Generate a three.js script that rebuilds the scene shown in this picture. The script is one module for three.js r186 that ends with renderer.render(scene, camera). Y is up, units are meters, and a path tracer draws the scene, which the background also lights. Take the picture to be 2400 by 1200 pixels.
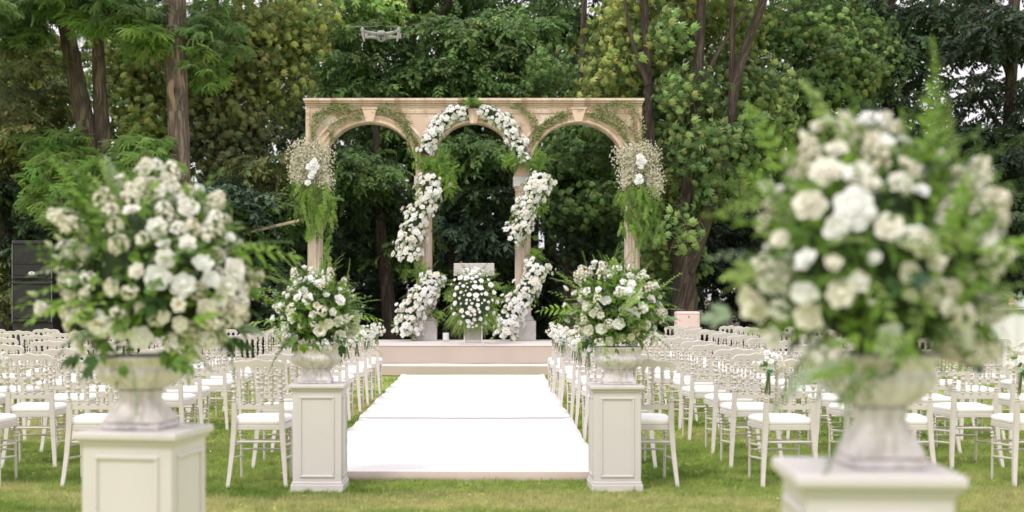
import * as THREE from 'three';
import { mergeGeometries } from 'three/addons/utils/BufferGeometryUtils.js';
import { RoundedBoxGeometry } from 'three/addons/geometries/RoundedBoxGeometry.js';

// ───────────────────────── camera, sky, sun, exposure ─────────────────────────
const scene = new THREE.Scene();
const F = 3200, CX = 1117, CY = 697, EYE = 1.34;          // lens in photograph pixels (2400 x 1200), eye height in metres
const camera = new THREE.PerspectiveCamera(2 * Math.atan(600 / F) * 180 / Math.PI, 2, 0.1, 900);
camera.position.set(0, EYE, 0);
camera.lookAt(0, EYE, -10);
camera.setViewOffset(2400, 1200, 1200 - CX, 600 - CY, 2400, 1200);
camera.focus = 15.5;
camera.userData.fStop = 2.1;

const SKY_ZENITH = 1.98, SUN = 2.0;
{
  const W = 64, H = 32, d = new Float32Array(W * H * 4);
  for (let j = 0; j < H; j++) for (let i = 0; i < W; i++) {
    const up = Math.sin(((j + 0.5) / H - 0.5) * Math.PI), k = (j * W + i) * 4;
    const L = SKY_ZENITH * (up > 0 ? (0.55 + 0.45 * up) : 0.3);
    const w = Math.max(0, 1 - up * 1.2);
    d[k] = L * (1.0 + 0.01 * w); d[k + 1] = L * (0.965 - 0.01 * w); d[k + 2] = L * (1.02 - 0.02 * w); d[k + 3] = 1;
  }
  const t = new THREE.DataTexture(d, W, H, THREE.RGBAFormat, THREE.FloatType);
  t.mapping = THREE.EquirectangularReflectionMapping; t.magFilter = THREE.LinearFilter; t.needsUpdate = true;
  scene.background = t; scene.environment = t;
}
const sun = new THREE.DirectionalLight(new THREE.Color(1, 0.95, 0.87), SUN);
sun.position.set(-14, 34, 6); sun.target.position.set(0, 0, -15);
sun.castShadow = true; sun.shadow.radius = 20; sun.shadow.mapSize.set(2048, 2048);
Object.assign(sun.shadow.camera, { left: -30, right: 30, top: 40, bottom: -30, near: 1, far: 120 });
scene.add(sun, sun.target);

const renderer = new THREE.WebGLRenderer({ antialias: true });
renderer.toneMapping = THREE.LinearToneMapping;
renderer.toneMappingExposure = 0.92;
renderer.shadowMap.enabled = true;

// ───────────────────────── helpers ─────────────────────────
let seed = 1;
const setSeed = (s) => { seed = s >>> 0; };
const rnd = () => { seed = (seed + 0x6D2B79F5) >>> 0; let t = seed; t = Math.imul(t ^ (t >>> 15), t | 1); t ^= t + Math.imul(t ^ (t >>> 7), t | 61); return ((t ^ (t >>> 14)) >>> 0) / 4294967296; };
const rr = (a, b) => a + (b - a) * rnd();
const pick = (a) => a[Math.floor(rnd() * a.length)];
const V = (x, y, z) => new THREE.Vector3(x, y, z);
const lerp = THREE.MathUtils.lerp, clamp = THREE.MathUtils.clamp, PI = Math.PI;
const smooth = (a, b, x) => THREE.MathUtils.smoothstep(x, a, b);
const at = (px, py, d) => V((px - CX) * d / F, EYE - (py - CY) * d / F, -d);      // a measured picture point at a known distance
const hash = (x, y, z) => { let h = Math.imul(x, 374761393) ^ Math.imul(y, 668265263) ^ Math.imul(z, 1440662683); h = Math.imul(h ^ (h >>> 13), 1274126177); return ((h ^ (h >>> 16)) >>> 0) / 4294967296; };
const sm = (t) => t * t * (3 - 2 * t);
function noise2(x, y, per = 0, s = 0) {
  const ix = Math.floor(x), iy = Math.floor(y), fx = sm(x - ix), fy = sm(y - iy);
  const w = per ? (a) => ((a % per) + per) % per : (a) => a;
  return lerp(lerp(hash(w(ix), w(iy), s), hash(w(ix + 1), w(iy), s), fx), lerp(hash(w(ix), w(iy + 1), s), hash(w(ix + 1), w(iy + 1), s), fx), fy);
}
function fbm(x, y, per, oct, s = 0) { let a = 0.5, v = 0, n = 0; for (let o = 0; o < oct; o++) { v += a * noise2(x, y, per, s + o); n += a; x *= 2; y *= 2; per *= 2; a *= 0.5; } return v / n; }

function texture(size, fn, srgb = true) {
  const d = new Uint8Array(size * size * 4);
  for (let j = 0; j < size; j++) for (let i = 0; i < size; i++) {
    const c = fn(i / size, j / size), k = (j * size + i) * 4;
    for (let q = 0; q < 3; q++) { const v = clamp(Array.isArray(c) ? c[q] : c, 0, 1); d[k + q] = 255 * (srgb ? (v <= 0.0031308 ? 12.92 * v : 1.055 * Math.pow(v, 1 / 2.4) - 0.055) : v); }
    d[k + 3] = 255;
  }
  const t = new THREE.DataTexture(d, size, size);
  t.wrapS = t.wrapT = THREE.RepeatWrapping; t.magFilter = THREE.LinearFilter; t.minFilter = THREE.LinearMipmapLinearFilter; t.generateMipmaps = true;
  if (srgb) t.colorSpace = THREE.SRGBColorSpace;
  t.needsUpdate = true;
  return t;
}
const rep = (t, x, y = x) => { const c = t.clone(); c.repeat.set(x, y); c.needsUpdate = true; return c; };
const rgb = (r, g, b) => new THREE.Color().setRGB(r, g, b);
const mix3 = (a, b, t) => [lerp(a[0], b[0], t), lerp(a[1], b[1], t), lerp(a[2], b[2], t)];
const M = (o) => new THREE.MeshStandardMaterial({ side: THREE.DoubleSide, ...o });
const thin = (c, tr = 0.35, o = {}) => new THREE.MeshPhysicalMaterial({ color: c, roughness: 0.92, transmission: tr, thickness: 0, side: THREE.DoubleSide, specularIntensity: 0.5, ...o });

const used = new Map();
function numbered(n) { const k = used.get(n) ?? 0; used.set(n, k + 1); return k ? n + '_' + String(k).padStart(3, '0') : n; }
function tag(o, label, category, group, kind) {
  o.userData.label = label; if (category) o.userData.category = category; if (group) o.userData.group = group; if (kind) o.userData.kind = kind; return o;
}
function thing(name, label, category, pos, turn = 0, group) {
  const o = new THREE.Group(); o.name = numbered(name); scene.add(o);
  if (pos) o.position.copy(pos); o.rotation.y = turn;
  return tag(o, label, category, group);
}
function mesh(name, g, m, parent, kind) {
  const o = new THREE.Mesh(g, m); o.name = name; o.castShadow = o.receiveShadow = true; if (kind) o.userData.kind = kind; parent.add(o); return o;
}
function prep(g) {
  for (const k of Object.keys(g.attributes)) if (!['position', 'normal', 'uv'].includes(k)) g.deleteAttribute(k);
  if (!g.attributes.uv) g.setAttribute('uv', new THREE.BufferAttribute(new Float32Array(g.attributes.position.count * 2), 2));
  if (!g.index) g.setIndex([...Array(g.attributes.position.count).keys()]);
  g.clearGroups(); g.morphAttributes = {};
  return g;
}
const merge = (l) => mergeGeometries(l.map(prep), false);
const mv = (g, x, y, z) => g.translate(x, y, z);
const rbox = (w, h, d, r = 0.006, s = 2) => boxUV(new RoundedBoxGeometry(w, h, d, s, Math.min(r, w / 2.01, h / 2.01, d / 2.01)));
function boxUV(g) {                                   // uv in metres from the dominant axis
  const p = g.attributes.position, n = g.attributes.normal, uv = new Float32Array(p.count * 2);
  for (let i = 0; i < p.count; i++) {
    const ax = Math.abs(n.getX(i)), ay = Math.abs(n.getY(i)), az = Math.abs(n.getZ(i));
    const [u, v] = ay > ax && ay > az ? [p.getX(i), p.getZ(i)] : ax > az ? [p.getZ(i), p.getY(i)] : [p.getX(i), p.getY(i)];
    uv[2 * i] = u; uv[2 * i + 1] = v;
  }
  g.setAttribute('uv', new THREE.BufferAttribute(uv, 2)); return g;
}
class Soup {                                          // loose triangles with shared vertices
  constructor() { this.p = []; this.i = []; this.uv = []; }
  v(x, y, z, u = 0, w = 0) { this.p.push(x, y, z); this.uv.push(u, w); return this.p.length / 3 - 1; }
  t(a, b, c) { this.i.push(a, b, c); }
  q(a, b, c, d) { this.i.push(a, b, c, a, c, d); }
  geo() { const g = new THREE.BufferGeometry(); g.setAttribute('position', new THREE.Float32BufferAttribute(this.p, 3)); g.setAttribute('uv', new THREE.Float32BufferAttribute(this.uv, 2)); g.setIndex(this.i); g.computeVertexNormals(); return g; }
}
const _m = new THREE.Matrix4(), _q = new THREE.Quaternion(), UP = V(0, 1, 0);
function basis(dir, up, pos, s = 1, out = new THREE.Matrix4()) {     // y axis along dir, z axis as near to up as it can be
  const y = dir.clone().normalize(); let x = new THREE.Vector3().crossVectors(y, up);
  if (x.lengthSq() < 1e-6) x = new THREE.Vector3().crossVectors(y, V(0.3, 0.2, 0.9)); x.normalize();
  const z = new THREE.Vector3().crossVectors(x, y);
  const [sx, sy, sz] = Array.isArray(s) ? s : [s, s, s];
  return out.makeBasis(x.multiplyScalar(sx), y.multiplyScalar(sy), z.multiplyScalar(sz)).setPosition(pos);
}
function tube(pts, radii, sides = 8, n = 12, wob = 0, closed = true, ridges = 0) {   // a tapering limb
  const c = new THREE.CatmullRomCurve3(pts), s = new Soup(); let len = 0, last = null;
  const fr = c.computeFrenetFrames(n, false);
  for (let k = 0; k <= n; k++) {
    const t = k / n, P = c.getPoint(t); if (last) len += P.distanceTo(last); last = P;
    const f = t * (radii.length - 1), a = Math.floor(f), r0 = lerp(radii[a], radii[Math.min(a + 1, radii.length - 1)], f - a);
    const T = c.getTangent(t), X = new THREE.Vector3().crossVectors(T, Math.abs(T.z) < 0.9 ? V(0, 0, 1) : V(1, 0, 0)).normalize(), Y = new THREE.Vector3().crossVectors(T, X);
    for (let j = 0; j <= sides; j++) {
      const ang = (j % sides) / sides * 2 * PI;
      const r = r0 * (1 + wob * (noise2(Math.cos(ang) * 2 + 9, len * 1.5 + Math.sin(ang) * 2) - 0.5) * 2 + ridges * (noise2((j % sides) * 0.9, len * 2.2, 0, 7) - 0.5));
      const p = P.clone().addScaledVector(X, Math.cos(ang) * r).addScaledVector(Y, Math.sin(ang) * r);
      s.v(p.x, p.y, p.z, j / sides * 2 * PI * r0, len);
    }
  }
  const w = sides + 1;
  for (let k = 0; k < n; k++) for (let j = 0; j < sides; j++) s.q(k * w + j, k * w + j + 1, (k + 1) * w + j + 1, (k + 1) * w + j);
  if (closed) for (const k of [0, n]) { const P = c.getPoint(k / n), m = s.v(P.x, P.y, P.z); for (let j = 0; j < sides; j++) k ? s.t(k * w + j, k * w + j + 1, m) : s.t(j + 1, j, m); }
  return s.geo();
}
const lathe = (prof, seg = 10) => new THREE.LatheGeometry(prof.map(([r, y]) => new THREE.Vector2(r, y)), seg);

// ───────────────────────── materials ─────────────────────────
const grain = texture(256, (u, v) => 0.5 + 0.5 * (fbm(u * 32, v * 32, 32, 3) - 0.5), false);
const paintTex = texture(512, (u, v) => { const n = fbm(u * 5, v * 5, 5, 5, 3), s = smooth(0.62, 0.8, fbm(u * 11, v * 7, 0, 4, 9)); return mix3([0.63, 0.595, 0.59], [0.60, 0.56, 0.55], n * 0.8 + s * 0.3); });
const stoneTex = texture(512, (u, v) => {
  const n = fbm(u * 4, v * 4, 4, 5, 21), s = smooth(0.52, 0.75, fbm(u * 14, v * 3, 0, 4, 33)), e = smooth(0.6, 0.78, fbm(u * 9, v * 9, 9, 4, 51));
  return mix3(mix3(mix3([0.66, 0.45, 0.32], [0.62, 0.50, 0.41], n), [0.74, 0.67, 0.60], s * 0.85), [0.38, 0.25, 0.18], e * 0.8);
});
const shaftTex = texture(512, (u, v) => {
  const n = fbm(u * 6, v * 2, 0, 5, 61), s = smooth(0.45, 0.75, fbm(u * 24, v * 2.5, 0, 4, 63)), e = smooth(0.5, 0.75, fbm(u * 8, v * 3, 0, 4, 71));
  return mix3(mix3(mix3([0.52, 0.38, 0.29], [0.58, 0.49, 0.42], n), [0.68, 0.60, 0.53], s * 0.7), [0.33, 0.26, 0.22], e * 0.5);
});
const marbleTex = texture(512, (u, v) => {
  const n = fbm(u * 5, v * 5, 5, 5, 81), o = smooth(0.55, 0.75, fbm(u * 3, v * 3, 3, 4, 91)), d = smooth(0.55, 0.8, fbm(u * 9, v * 4, 0, 4, 95));
  return mix3(mix3(mix3([0.52, 0.49, 0.47], [0.62, 0.59, 0.57], n), [0.52, 0.36, 0.26], o * 0.55), [0.34, 0.30, 0.28], d * 0.5);
});
const cementTex = texture(512, (u, v) => {
  const n = fbm(u * 6, v * 6, 6, 5, 101), d = smooth(0.5, 0.72, fbm(u * 22, v * 11, 0, 5, 111)), w = smooth(0.58, 0.7, fbm(u * 34, v * 34, 34, 3, 121));
  return mix3(mix3(mix3([0.66, 0.63, 0.60], [0.76, 0.74, 0.72], n), [0.44, 0.39, 0.34], d * 0.5), [0.84, 0.83, 0.81], w * 0.6);
});
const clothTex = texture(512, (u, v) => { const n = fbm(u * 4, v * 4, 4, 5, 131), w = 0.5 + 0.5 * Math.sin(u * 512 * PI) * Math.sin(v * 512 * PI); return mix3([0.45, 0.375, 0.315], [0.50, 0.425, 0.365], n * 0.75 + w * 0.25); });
const runnerTex = texture(512, (u, v) => { const n = fbm(u * 6, v * 6, 6, 5, 141); return mix3([0.66, 0.65, 0.635], [0.74, 0.73, 0.715], n); });
const barkTex = texture(512, (u, v) => {
  const r = Math.abs(fbm(u * 14 + 1.5 * fbm(u * 4, v * 4, 4, 3, 5), v * 3, 0, 4, 151) - 0.5) * 2, n = fbm(u * 8, v * 8, 8, 4, 161);
  return mix3([0.055, 0.04, 0.032], [0.27, 0.205, 0.16], clamp(r * 2.1, 0, 1) * 0.75 + n * 0.25);
});
const barkBump = texture(512, (u, v) => clamp(Math.abs(fbm(u * 14 + 1.5 * fbm(u * 4, v * 4, 4, 3, 5), v * 3, 0, 4, 151) - 0.5) * 3.6, 0, 1), false);
const lawnTex = texture(1024, (u, v) => {
  const f = fbm(u * 90, v * 200, 0, 3, 171), n = fbm(u * 10, v * 10, 10, 5, 181);
  return mix3(mix3([0.27, 0.33, 0.075], [0.42, 0.46, 0.15], f), [0.52, 0.49, 0.22], smooth(0.5, 0.75, n) * 0.55);
});
const woodTex = texture(256, (u, v) => mix3([0.45, 0.36, 0.26], [0.6, 0.5, 0.38], fbm(u * 30, v * 3, 0, 4, 191)));

const mat = {
  paint: M({ map: rep(paintTex, 1.3), roughness: 0.5, bumpMap: rep(grain, 3), bumpScale: 0.0006 }),
  chair: M({ map: rep(paintTex, 2.3), color: rgb(1.02, 1.0, 0.95), roughness: 0.42 }),
  cushion: M({ color: rgb(0.86, 0.85, 0.835), roughness: 0.75, bumpMap: rep(grain, 6), bumpScale: 0.0006 }),
  stone: M({ map: rep(stoneTex, 0.45), roughness: 0.8, bumpMap: rep(grain, 1.5), bumpScale: 0.004 }),
  trim: M({ map: rep(stoneTex, 0.8), color: rgb(1.06, 1.08, 1.08), roughness: 0.8 }),
  shaft: M({ map: rep(shaftTex, 1.4, 0.5), roughness: 0.82, bumpMap: rep(grain, 2), bumpScale: 0.004 }),
  marble: M({ map: rep(marbleTex, 1.2), roughness: 0.6 }),
  cement: M({ map: rep(cementTex, 1.6), color: rgb(0.96, 0.93, 0.97), roughness: 0.97, bumpMap: rep(grain, 4), bumpScale: 0.006 }),
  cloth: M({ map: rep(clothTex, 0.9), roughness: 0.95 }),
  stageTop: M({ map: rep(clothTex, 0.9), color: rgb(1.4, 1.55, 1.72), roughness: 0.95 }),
  runner: M({ map: rep(runnerTex, 0.5), roughness: 0.95, bumpMap: rep(grain, 2), bumpScale: 0.001 }),
  bark: M({ map: rep(barkTex, 0.9, 0.6), roughness: 0.95, bumpMap: rep(barkBump, 0.9, 0.6), bumpScale: 0.035 }),
  barkDark: M({ map: rep(barkTex, 1.2, 0.6), color: rgb(0.47, 0.455, 0.45), roughness: 0.95, bumpMap: rep(barkBump, 1.2, 0.6), bumpScale: 0.03 }),
  scar: M({ map: rep(woodTex, 1), color: rgb(0.5, 0.47, 0.42), roughness: 0.9 }),
  wood: M({ map: rep(woodTex, 2), roughness: 0.8 }),
  stem: M({ color: rgb(0.11, 0.16, 0.045), roughness: 0.8 }),
  twig: M({ color: rgb(0.14, 0.11, 0.07), roughness: 0.9 }),
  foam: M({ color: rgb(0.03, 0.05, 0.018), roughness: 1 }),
  black: M({ color: rgb(0.022, 0.021, 0.022), roughness: 0.55 }),
  grille: M({ color: rgb(0.02, 0.018, 0.019), roughness: 0.75, bumpMap: rep(grain, 6), bumpScale: 0.003 }),
  steel: M({ color: rgb(0.3, 0.3, 0.31), roughness: 0.4, metalness: 0.6 }),
  white: M({ color: rgb(0.8, 0.8, 0.79), roughness: 0.5 }),
  drone: M({ color: rgb(0.30, 0.29, 0.29), roughness: 0.45 }),
  droneDark: M({ color: rgb(0.16, 0.15, 0.15), roughness: 0.4 }),
  blade: M({ color: rgb(0.26, 0.24, 0.21), roughness: 0.5 }),
  lens: M({ color: rgb(0.02, 0.02, 0.025), roughness: 0.15 }),
  pink: M({ color: rgb(0.72, 0.56, 0.53), roughness: 0.55, bumpMap: rep(grain, 3), bumpScale: 0.001 }),
  brass: M({ color: rgb(0.35, 0.22, 0.13), roughness: 0.4, metalness: 0.7 }),
  acrylic: new THREE.MeshPhysicalMaterial({ color: rgb(0.86, 0.82, 0.8), roughness: 0.25, transmission: 0.72, thickness: 0, side: THREE.DoubleSide }),
  acrylicEdge: M({ color: rgb(0.72, 0.7, 0.68), roughness: 0.3 }),
  ribbon: M({ color: rgb(0.03, 0.25, 0.14), roughness: 0.5, side: THREE.DoubleSide }),
  red: M({ color: rgb(0.5, 0.05, 0.06), roughness: 0.5 }),
  orange: M({ color: rgb(0.6, 0.24, 0.08), roughness: 0.6 }),
  drape: M({ color: rgb(0.74, 0.73, 0.74), roughness: 0.85, side: THREE.DoubleSide }),
  petal: thin(rgb(0.90, 0.90, 0.89), 0.2),
  cream: thin(rgb(0.86, 0.83, 0.74), 0.2),
  ivory: thin(rgb(0.87, 0.855, 0.81), 0.2),
  blush: thin(rgb(0.82, 0.77, 0.68), 0.2),
  gyp: thin(rgb(0.78, 0.745, 0.62), 0.2),
  heart: M({ color: rgb(0.50, 0.36, 0.10), roughness: 0.8 }),
  heartGreen: M({ color: rgb(0.42, 0.46, 0.18), roughness: 0.8 }),
  budGreen: thin(rgb(0.46, 0.52, 0.28), 0.2),
  leafDark: thin(rgb(0.045, 0.105, 0.022), 0.3),
  leafMid: thin(rgb(0.12, 0.22, 0.04), 0.35),
  leafBright: thin(rgb(0.22, 0.37, 0.05), 0.4),
  leafLime: thin(rgb(0.27, 0.38, 0.10), 0.4),
  leafGrey: thin(rgb(0.25, 0.33, 0.2), 0.25),
  leafBlue: thin(rgb(0.09, 0.17, 0.115), 0.25),
  crown: thin(rgb(1, 1, 1), 0.34, { clearcoat: 0.35, clearcoatRoughness: 0.3 }),
  blades: thin(rgb(1, 1, 1), 0.3),
};

// ───────────────────────── the ground ─────────────────────────
const dry = (x, z) => smooth(0.50, 0.68, fbm(x * 0.55 + 40, z * 0.9 + 80, 0, 4, 211)) * 0.6;      // patches of yellowed grass
const lush = (x, z) => smooth(0.45, 0.7, fbm(x * 0.8 + 11, z * 1.3 + 7, 0, 3, 221));
{
  const axis = (far, a, b, st) => { const l = []; for (const f of far) if (f < a) l.push(f); for (let q = a; q <= b + 1e-6; q += st) l.push(q); for (const f of far) if (f > b) l.push(f); return l; };
  const xs = axis([-400, -150, -60, -30, 30, 60, 150, 400], -14, 14, 0.3), zs = axis([-700, -300, -120, -70, 20, 80, 300], -46, 6, 0.3);
  const s = new Soup(), col = [];
  for (const z of zs) for (const x of xs) {
    s.v(x, 0, z, x, -z);
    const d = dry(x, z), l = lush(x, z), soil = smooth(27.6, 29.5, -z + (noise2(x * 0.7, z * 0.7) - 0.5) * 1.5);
    const g = mix3(mix3([0.78, 0.86, 0.62], [0.62, 0.78, 0.40], l), [1.25, 1.08, 0.98], d);
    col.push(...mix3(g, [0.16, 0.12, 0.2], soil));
  }
  const w = xs.length;
  for (let j = 0; j + 1 < zs.length; j++) for (let i = 0; i + 1 < w; i++) s.q(j * w + i, (j + 1) * w + i, (j + 1) * w + i + 1, j * w + i + 1);
  const g = s.geo(); g.setAttribute('color', new THREE.Float32BufferAttribute(col, 3));
  const lawn = mesh('lawn', g, M({ map: rep(lawnTex, 0.4), vertexColors: true, roughness: 1 }), scene, 'structure');
  tag(lawn, 'mown green lawn with yellowed patches running back to the trees');
}
const RUN = { z0: 9.95, z1: 22.6, h: 0.082, l: -1.235, r: (d) => lerp(0.93, 1.10, (d - 9.95) / 12.65) };
const STAGE = { z0: 23.2, z1: 24.2, z2: 27.7, x0: -3.62, x1: 3.62, h0: 0.17, h1: 0.48 };
{
  // short blades standing on the near lawn
  setSeed(5);
  const s = new Soup();
  for (let k = 0; k < 9; k++) {
    const a = rr(0, 2 * PI), r = rr(0, 0.028), x = Math.cos(a) * r, z = Math.sin(a) * r, h = rr(0.015, 0.034), b = rr(0, 2 * PI), w = 0.0022, ln = rr(0.004, 0.02), c = rr(0, 6.28);
    const i = s.v(x - Math.cos(b) * w, 0, z - Math.sin(b) * w), j = s.v(x + Math.cos(b) * w, 0, z + Math.sin(b) * w), k2 = s.v(x + Math.cos(c) * ln, h, z + Math.sin(c) * ln);
    s.t(i, j, k2);
  }
  const spots = [];
  const place = (n, za, zb) => {
    for (let i = 0; i < n; i++) {
      const d = rr(za, zb), half = d * 0.40 + 0.3, x = rr(-half * 0.92, half * 1.02);
      if (d > RUN.z0 - 0.01 && x > RUN.l - 0.02 && x < RUN.r(d) + 0.02 && d < STAGE.z0) continue;
      if (d > STAGE.z0 - 0.05 && d < STAGE.z2 && x > STAGE.x0 - 0.05 && x < STAGE.x1 + 0.05) continue;
      if (d > 9.36 && d < 9.8 && ((x > -1.3 && x < -0.9) || (x > 0.78 && x < 1.16))) continue;
      spots.push([x, -d]);
    }
  };
  place(62000, 8.2, 12.5); place(44000, 12.5, 18); place(20000, 18, 27.5);
  const im = new THREE.InstancedMesh(s.geo(), mat.blades, spots.length); im.name = 'grass'; im.castShadow = im.receiveShadow = true;
  const c = new THREE.Color();
  spots.forEach(([x, z], i) => {
    const sc = rr(0.65, 1.25) + (rnd() < 0.08 ? rr(0.3, 0.9) : 0);
    im.setMatrixAt(i, _m.compose(V(x, -0.002, z), _q.setFromAxisAngle(UP, rr(0, 6.28)), V(sc, sc * rr(0.7, 1.2), sc)));
    const q = mix3(mix3([0.29, 0.385, 0.09], [0.145, 0.235, 0.035], clamp(lush(x, z) + 0.9 * (noise2(x * 5 + 50, z * 7 + 90) - 0.5), 0, 1)), [0.54, 0.49, 0.25], clamp(dry(x, z) + 0.5 * (noise2(x * 4 + 9, z * 6 + 70) - 0.45), 0, 1)); const b = rr(0.75, 1.25);
    im.setColorAt(i, c.setRGB(q[0] * b, q[1] * b, q[2] * b));
  });
  tag(im, 'short green grass blades of the mown lawn', null, null, 'stuff'); scene.add(im);
}

// ───────────────────────── stage, runner ─────────────────────────
function clothSheet(x0, x1, y, za, zb, nx, nz, fn) {
  const s = new Soup();
  for (let j = 0; j <= nz; j++) for (let i = 0; i <= nx; i++) { const x = lerp(x0, x1, i / nx), z = lerp(za, zb, j / nz); s.v(x, y + fn(x, z, j / nz), z, x, z); }
  for (let j = 0; j < nz; j++) for (let i = 0; i < nx; i++) { const a = j * (nx + 1) + i; s.q(a, a + 1, a + nx + 2, a + nx + 1); }
  return s.geo();
}
function hangSheet(x0, x1, y1, y0, z, nx, ny, bulge, sway) {        // cloth hanging down a riser, with uneven hem
  const s = new Soup();
  for (let j = 0; j <= ny; j++) for (let i = 0; i <= nx; i++) {
    const x = lerp(x0, x1, i / nx), t = j / ny, n = fbm(x * 0.9 + 3, z, 0, 3, 231) - 0.5, n2 = fbm(x * 3.1, z + 5, 0, 3, 233) - 0.5;
    s.v(x, lerp(y1, y0 + Math.max(0, n) * sway, t), z + t * (bulge * (0.6 + n2 * 1.1) + n * bulge), x, lerp(y1, y0, t));
  }
  for (let j = 0; j < ny; j++) for (let i = 0; i < nx; i++) { const a = j * (nx + 1) + i; s.q(a, a + nx + 1, a + nx + 2, a + 1); }
  return s.geo();
}
{
  const { z0, z1, z2, x0, x1, h0, h1 } = STAGE, t = thing('stage', 'low beige cloth-covered stage with one step under the three arches', 'stage', V(0, 0, -z1));
  const W = x1 - x0;
  mesh('riser', hangSheet(x0, x1, h1, h0 + 0.004, 0, 140, 6, 0.026, 0.012), mat.cloth, t);
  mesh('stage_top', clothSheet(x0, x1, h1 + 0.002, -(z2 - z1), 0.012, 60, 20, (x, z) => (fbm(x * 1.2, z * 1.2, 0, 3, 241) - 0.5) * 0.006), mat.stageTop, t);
  mesh('stage_body', mv(boxUV(new THREE.BoxGeometry(W - 0.02, h1 - 0.012, z2 - z1 - 0.03)), 0, (h1 - 0.012) / 2, -(z2 - z1) / 2 - 0.02), mat.cloth, t);
  const st = mesh('step', mv(boxUV(new THREE.BoxGeometry(W - 0.02, h0 - 0.012, z1 - z0 - 0.02)), 0, (h0 - 0.012) / 2, (z1 - z0) / 2), mat.cloth, t);
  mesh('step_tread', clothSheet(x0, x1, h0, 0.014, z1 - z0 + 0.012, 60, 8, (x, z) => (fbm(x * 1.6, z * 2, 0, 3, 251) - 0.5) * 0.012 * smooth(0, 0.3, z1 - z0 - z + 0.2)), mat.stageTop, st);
  for (const [a, b] of [[x0, -1.77], [-1.765, 1.515], [1.52, x1]]) mesh('step_riser', hangSheet(a, b, h0, 0.012, z1 - z0 + (a === x0 || b === x1 ? 0.004 : 0.012), 50, 5, 0.02, 0.05), mat.cloth, st);
}
{
  const t = thing('aisle_runner', 'wide white carpet laid over a thin platform between the chair blocks', 'carpet', V(0, 0, -RUN.z0));
  const seam = 14.5;
  for (const [a, b] of [[RUN.z0, seam + 0.02], [seam - 0.02, RUN.z1]]) {
    const s = new Soup(), nx = 24, nz = 60;
    const edge = (d, side) => (side ? RUN.r(d) : RUN.l) + (fbm(d * 1.7, side * 9, 0, 3, 261) - 0.5) * 0.06;
    for (let j = 0; j <= nz; j++) for (let i = 0; i <= nx; i++) {
      const d = lerp(a, b, j / nz), u = i / nx, x = lerp(edge(d, 0), edge(d, 1), u), e = Math.min(u, 1 - u);
      const y = RUN.h + (a > 12 ? 0.004 : 0) + (fbm(x * 1.3, d * 1.1, 0, 3, 271) - 0.5) * 0.008 - 0.014 * smooth(0.02, 0, e) - 0.012 * smooth(0.12, 0, d - RUN.z0);
      s.v(x, y, RUN.z0 - d, x, d);
    }
    for (let j = 0; j < nz; j++) for (let i = 0; i < nx; i++) { const q = j * (nx + 1) + i; s.q(q, q + 1, q + nx + 2, q + nx + 1); }
    for (const side of [0, 1]) for (let j = 0; j < nz; j++) {           // edges turned down to the grass
      const o = side ? nx : 0, q = [j, j + 1].map((k) => k * (nx + 1) + o);
      const w = q.map((k) => { const dx = side ? 0.012 : -0.012; return s.v(s.p[3 * k] + dx, 0.0, s.p[3 * k + 2], s.p[3 * k], 0); });
      side ? s.q(q[0], w[0], w[1], q[1]) : s.q(q[1], w[1], w[0], q[0]);
    }
    mesh('carpet_length', s.geo(), mat.runner, t);
  }
  const tp = new Soup(), fy = (x, d) => RUN.h + 0.0075 + (fbm(x * 1.3, d * 1.1, 0, 3, 271) - 0.5) * 0.008;      // stitched tape over the join
  for (let i = 0; i <= 60; i++) { const x = lerp(RUN.l + 0.06, RUN.r(seam) - 0.06, i / 60), w = 0.004 * Math.sin(i * 0.7); for (const d of [seam - 0.028 + w, seam + 0.028 + w]) tp.v(x, fy(x, d), RUN.z0 - d, x, d); }
  for (let i = 0; i < 60; i++) tp.q(2 * i, 2 * i + 2, 2 * i + 3, 2 * i + 1);
  mesh('seam_tape', tp.geo(), M({ color: rgb(0.36, 0.335, 0.30), roughness: 0.95 }), t);
  const fr = new Soup(), nx = 120, ny = 6;                            // front hem, tucked and wrinkled
  for (let j = 0; j <= ny; j++) for (let i = 0; i <= nx; i++) {
    const u = i / nx, x = lerp(RUN.l - 0.02, RUN.r(RUN.z0) + 0.03, u), v = j / ny, k = fbm(x * 6, 3, 0, 3, 281) - 0.5, k2 = fbm(x * 2, 8, 0, 2, 283);
    fr.v(x, RUN.h - 0.012 + (fbm(x * 1.3, RUN.z0 * 1.1, 0, 3, 271) - 0.5) * 0.008 - v * (0.062 + 0.022 * k2), 0.004 + 0.028 * Math.sin(v * 2.2) + k * 0.03 * v, x, v * 0.07);
  }
  for (let j = 0; j < ny; j++) for (let i = 0; i < nx; i++) { const a = j * (nx + 1) + i; fr.q(a, a + nx + 1, a + nx + 2, a + 1); }
  mesh('front_hem', fr.geo(), mat.cloth, t);
}

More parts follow.
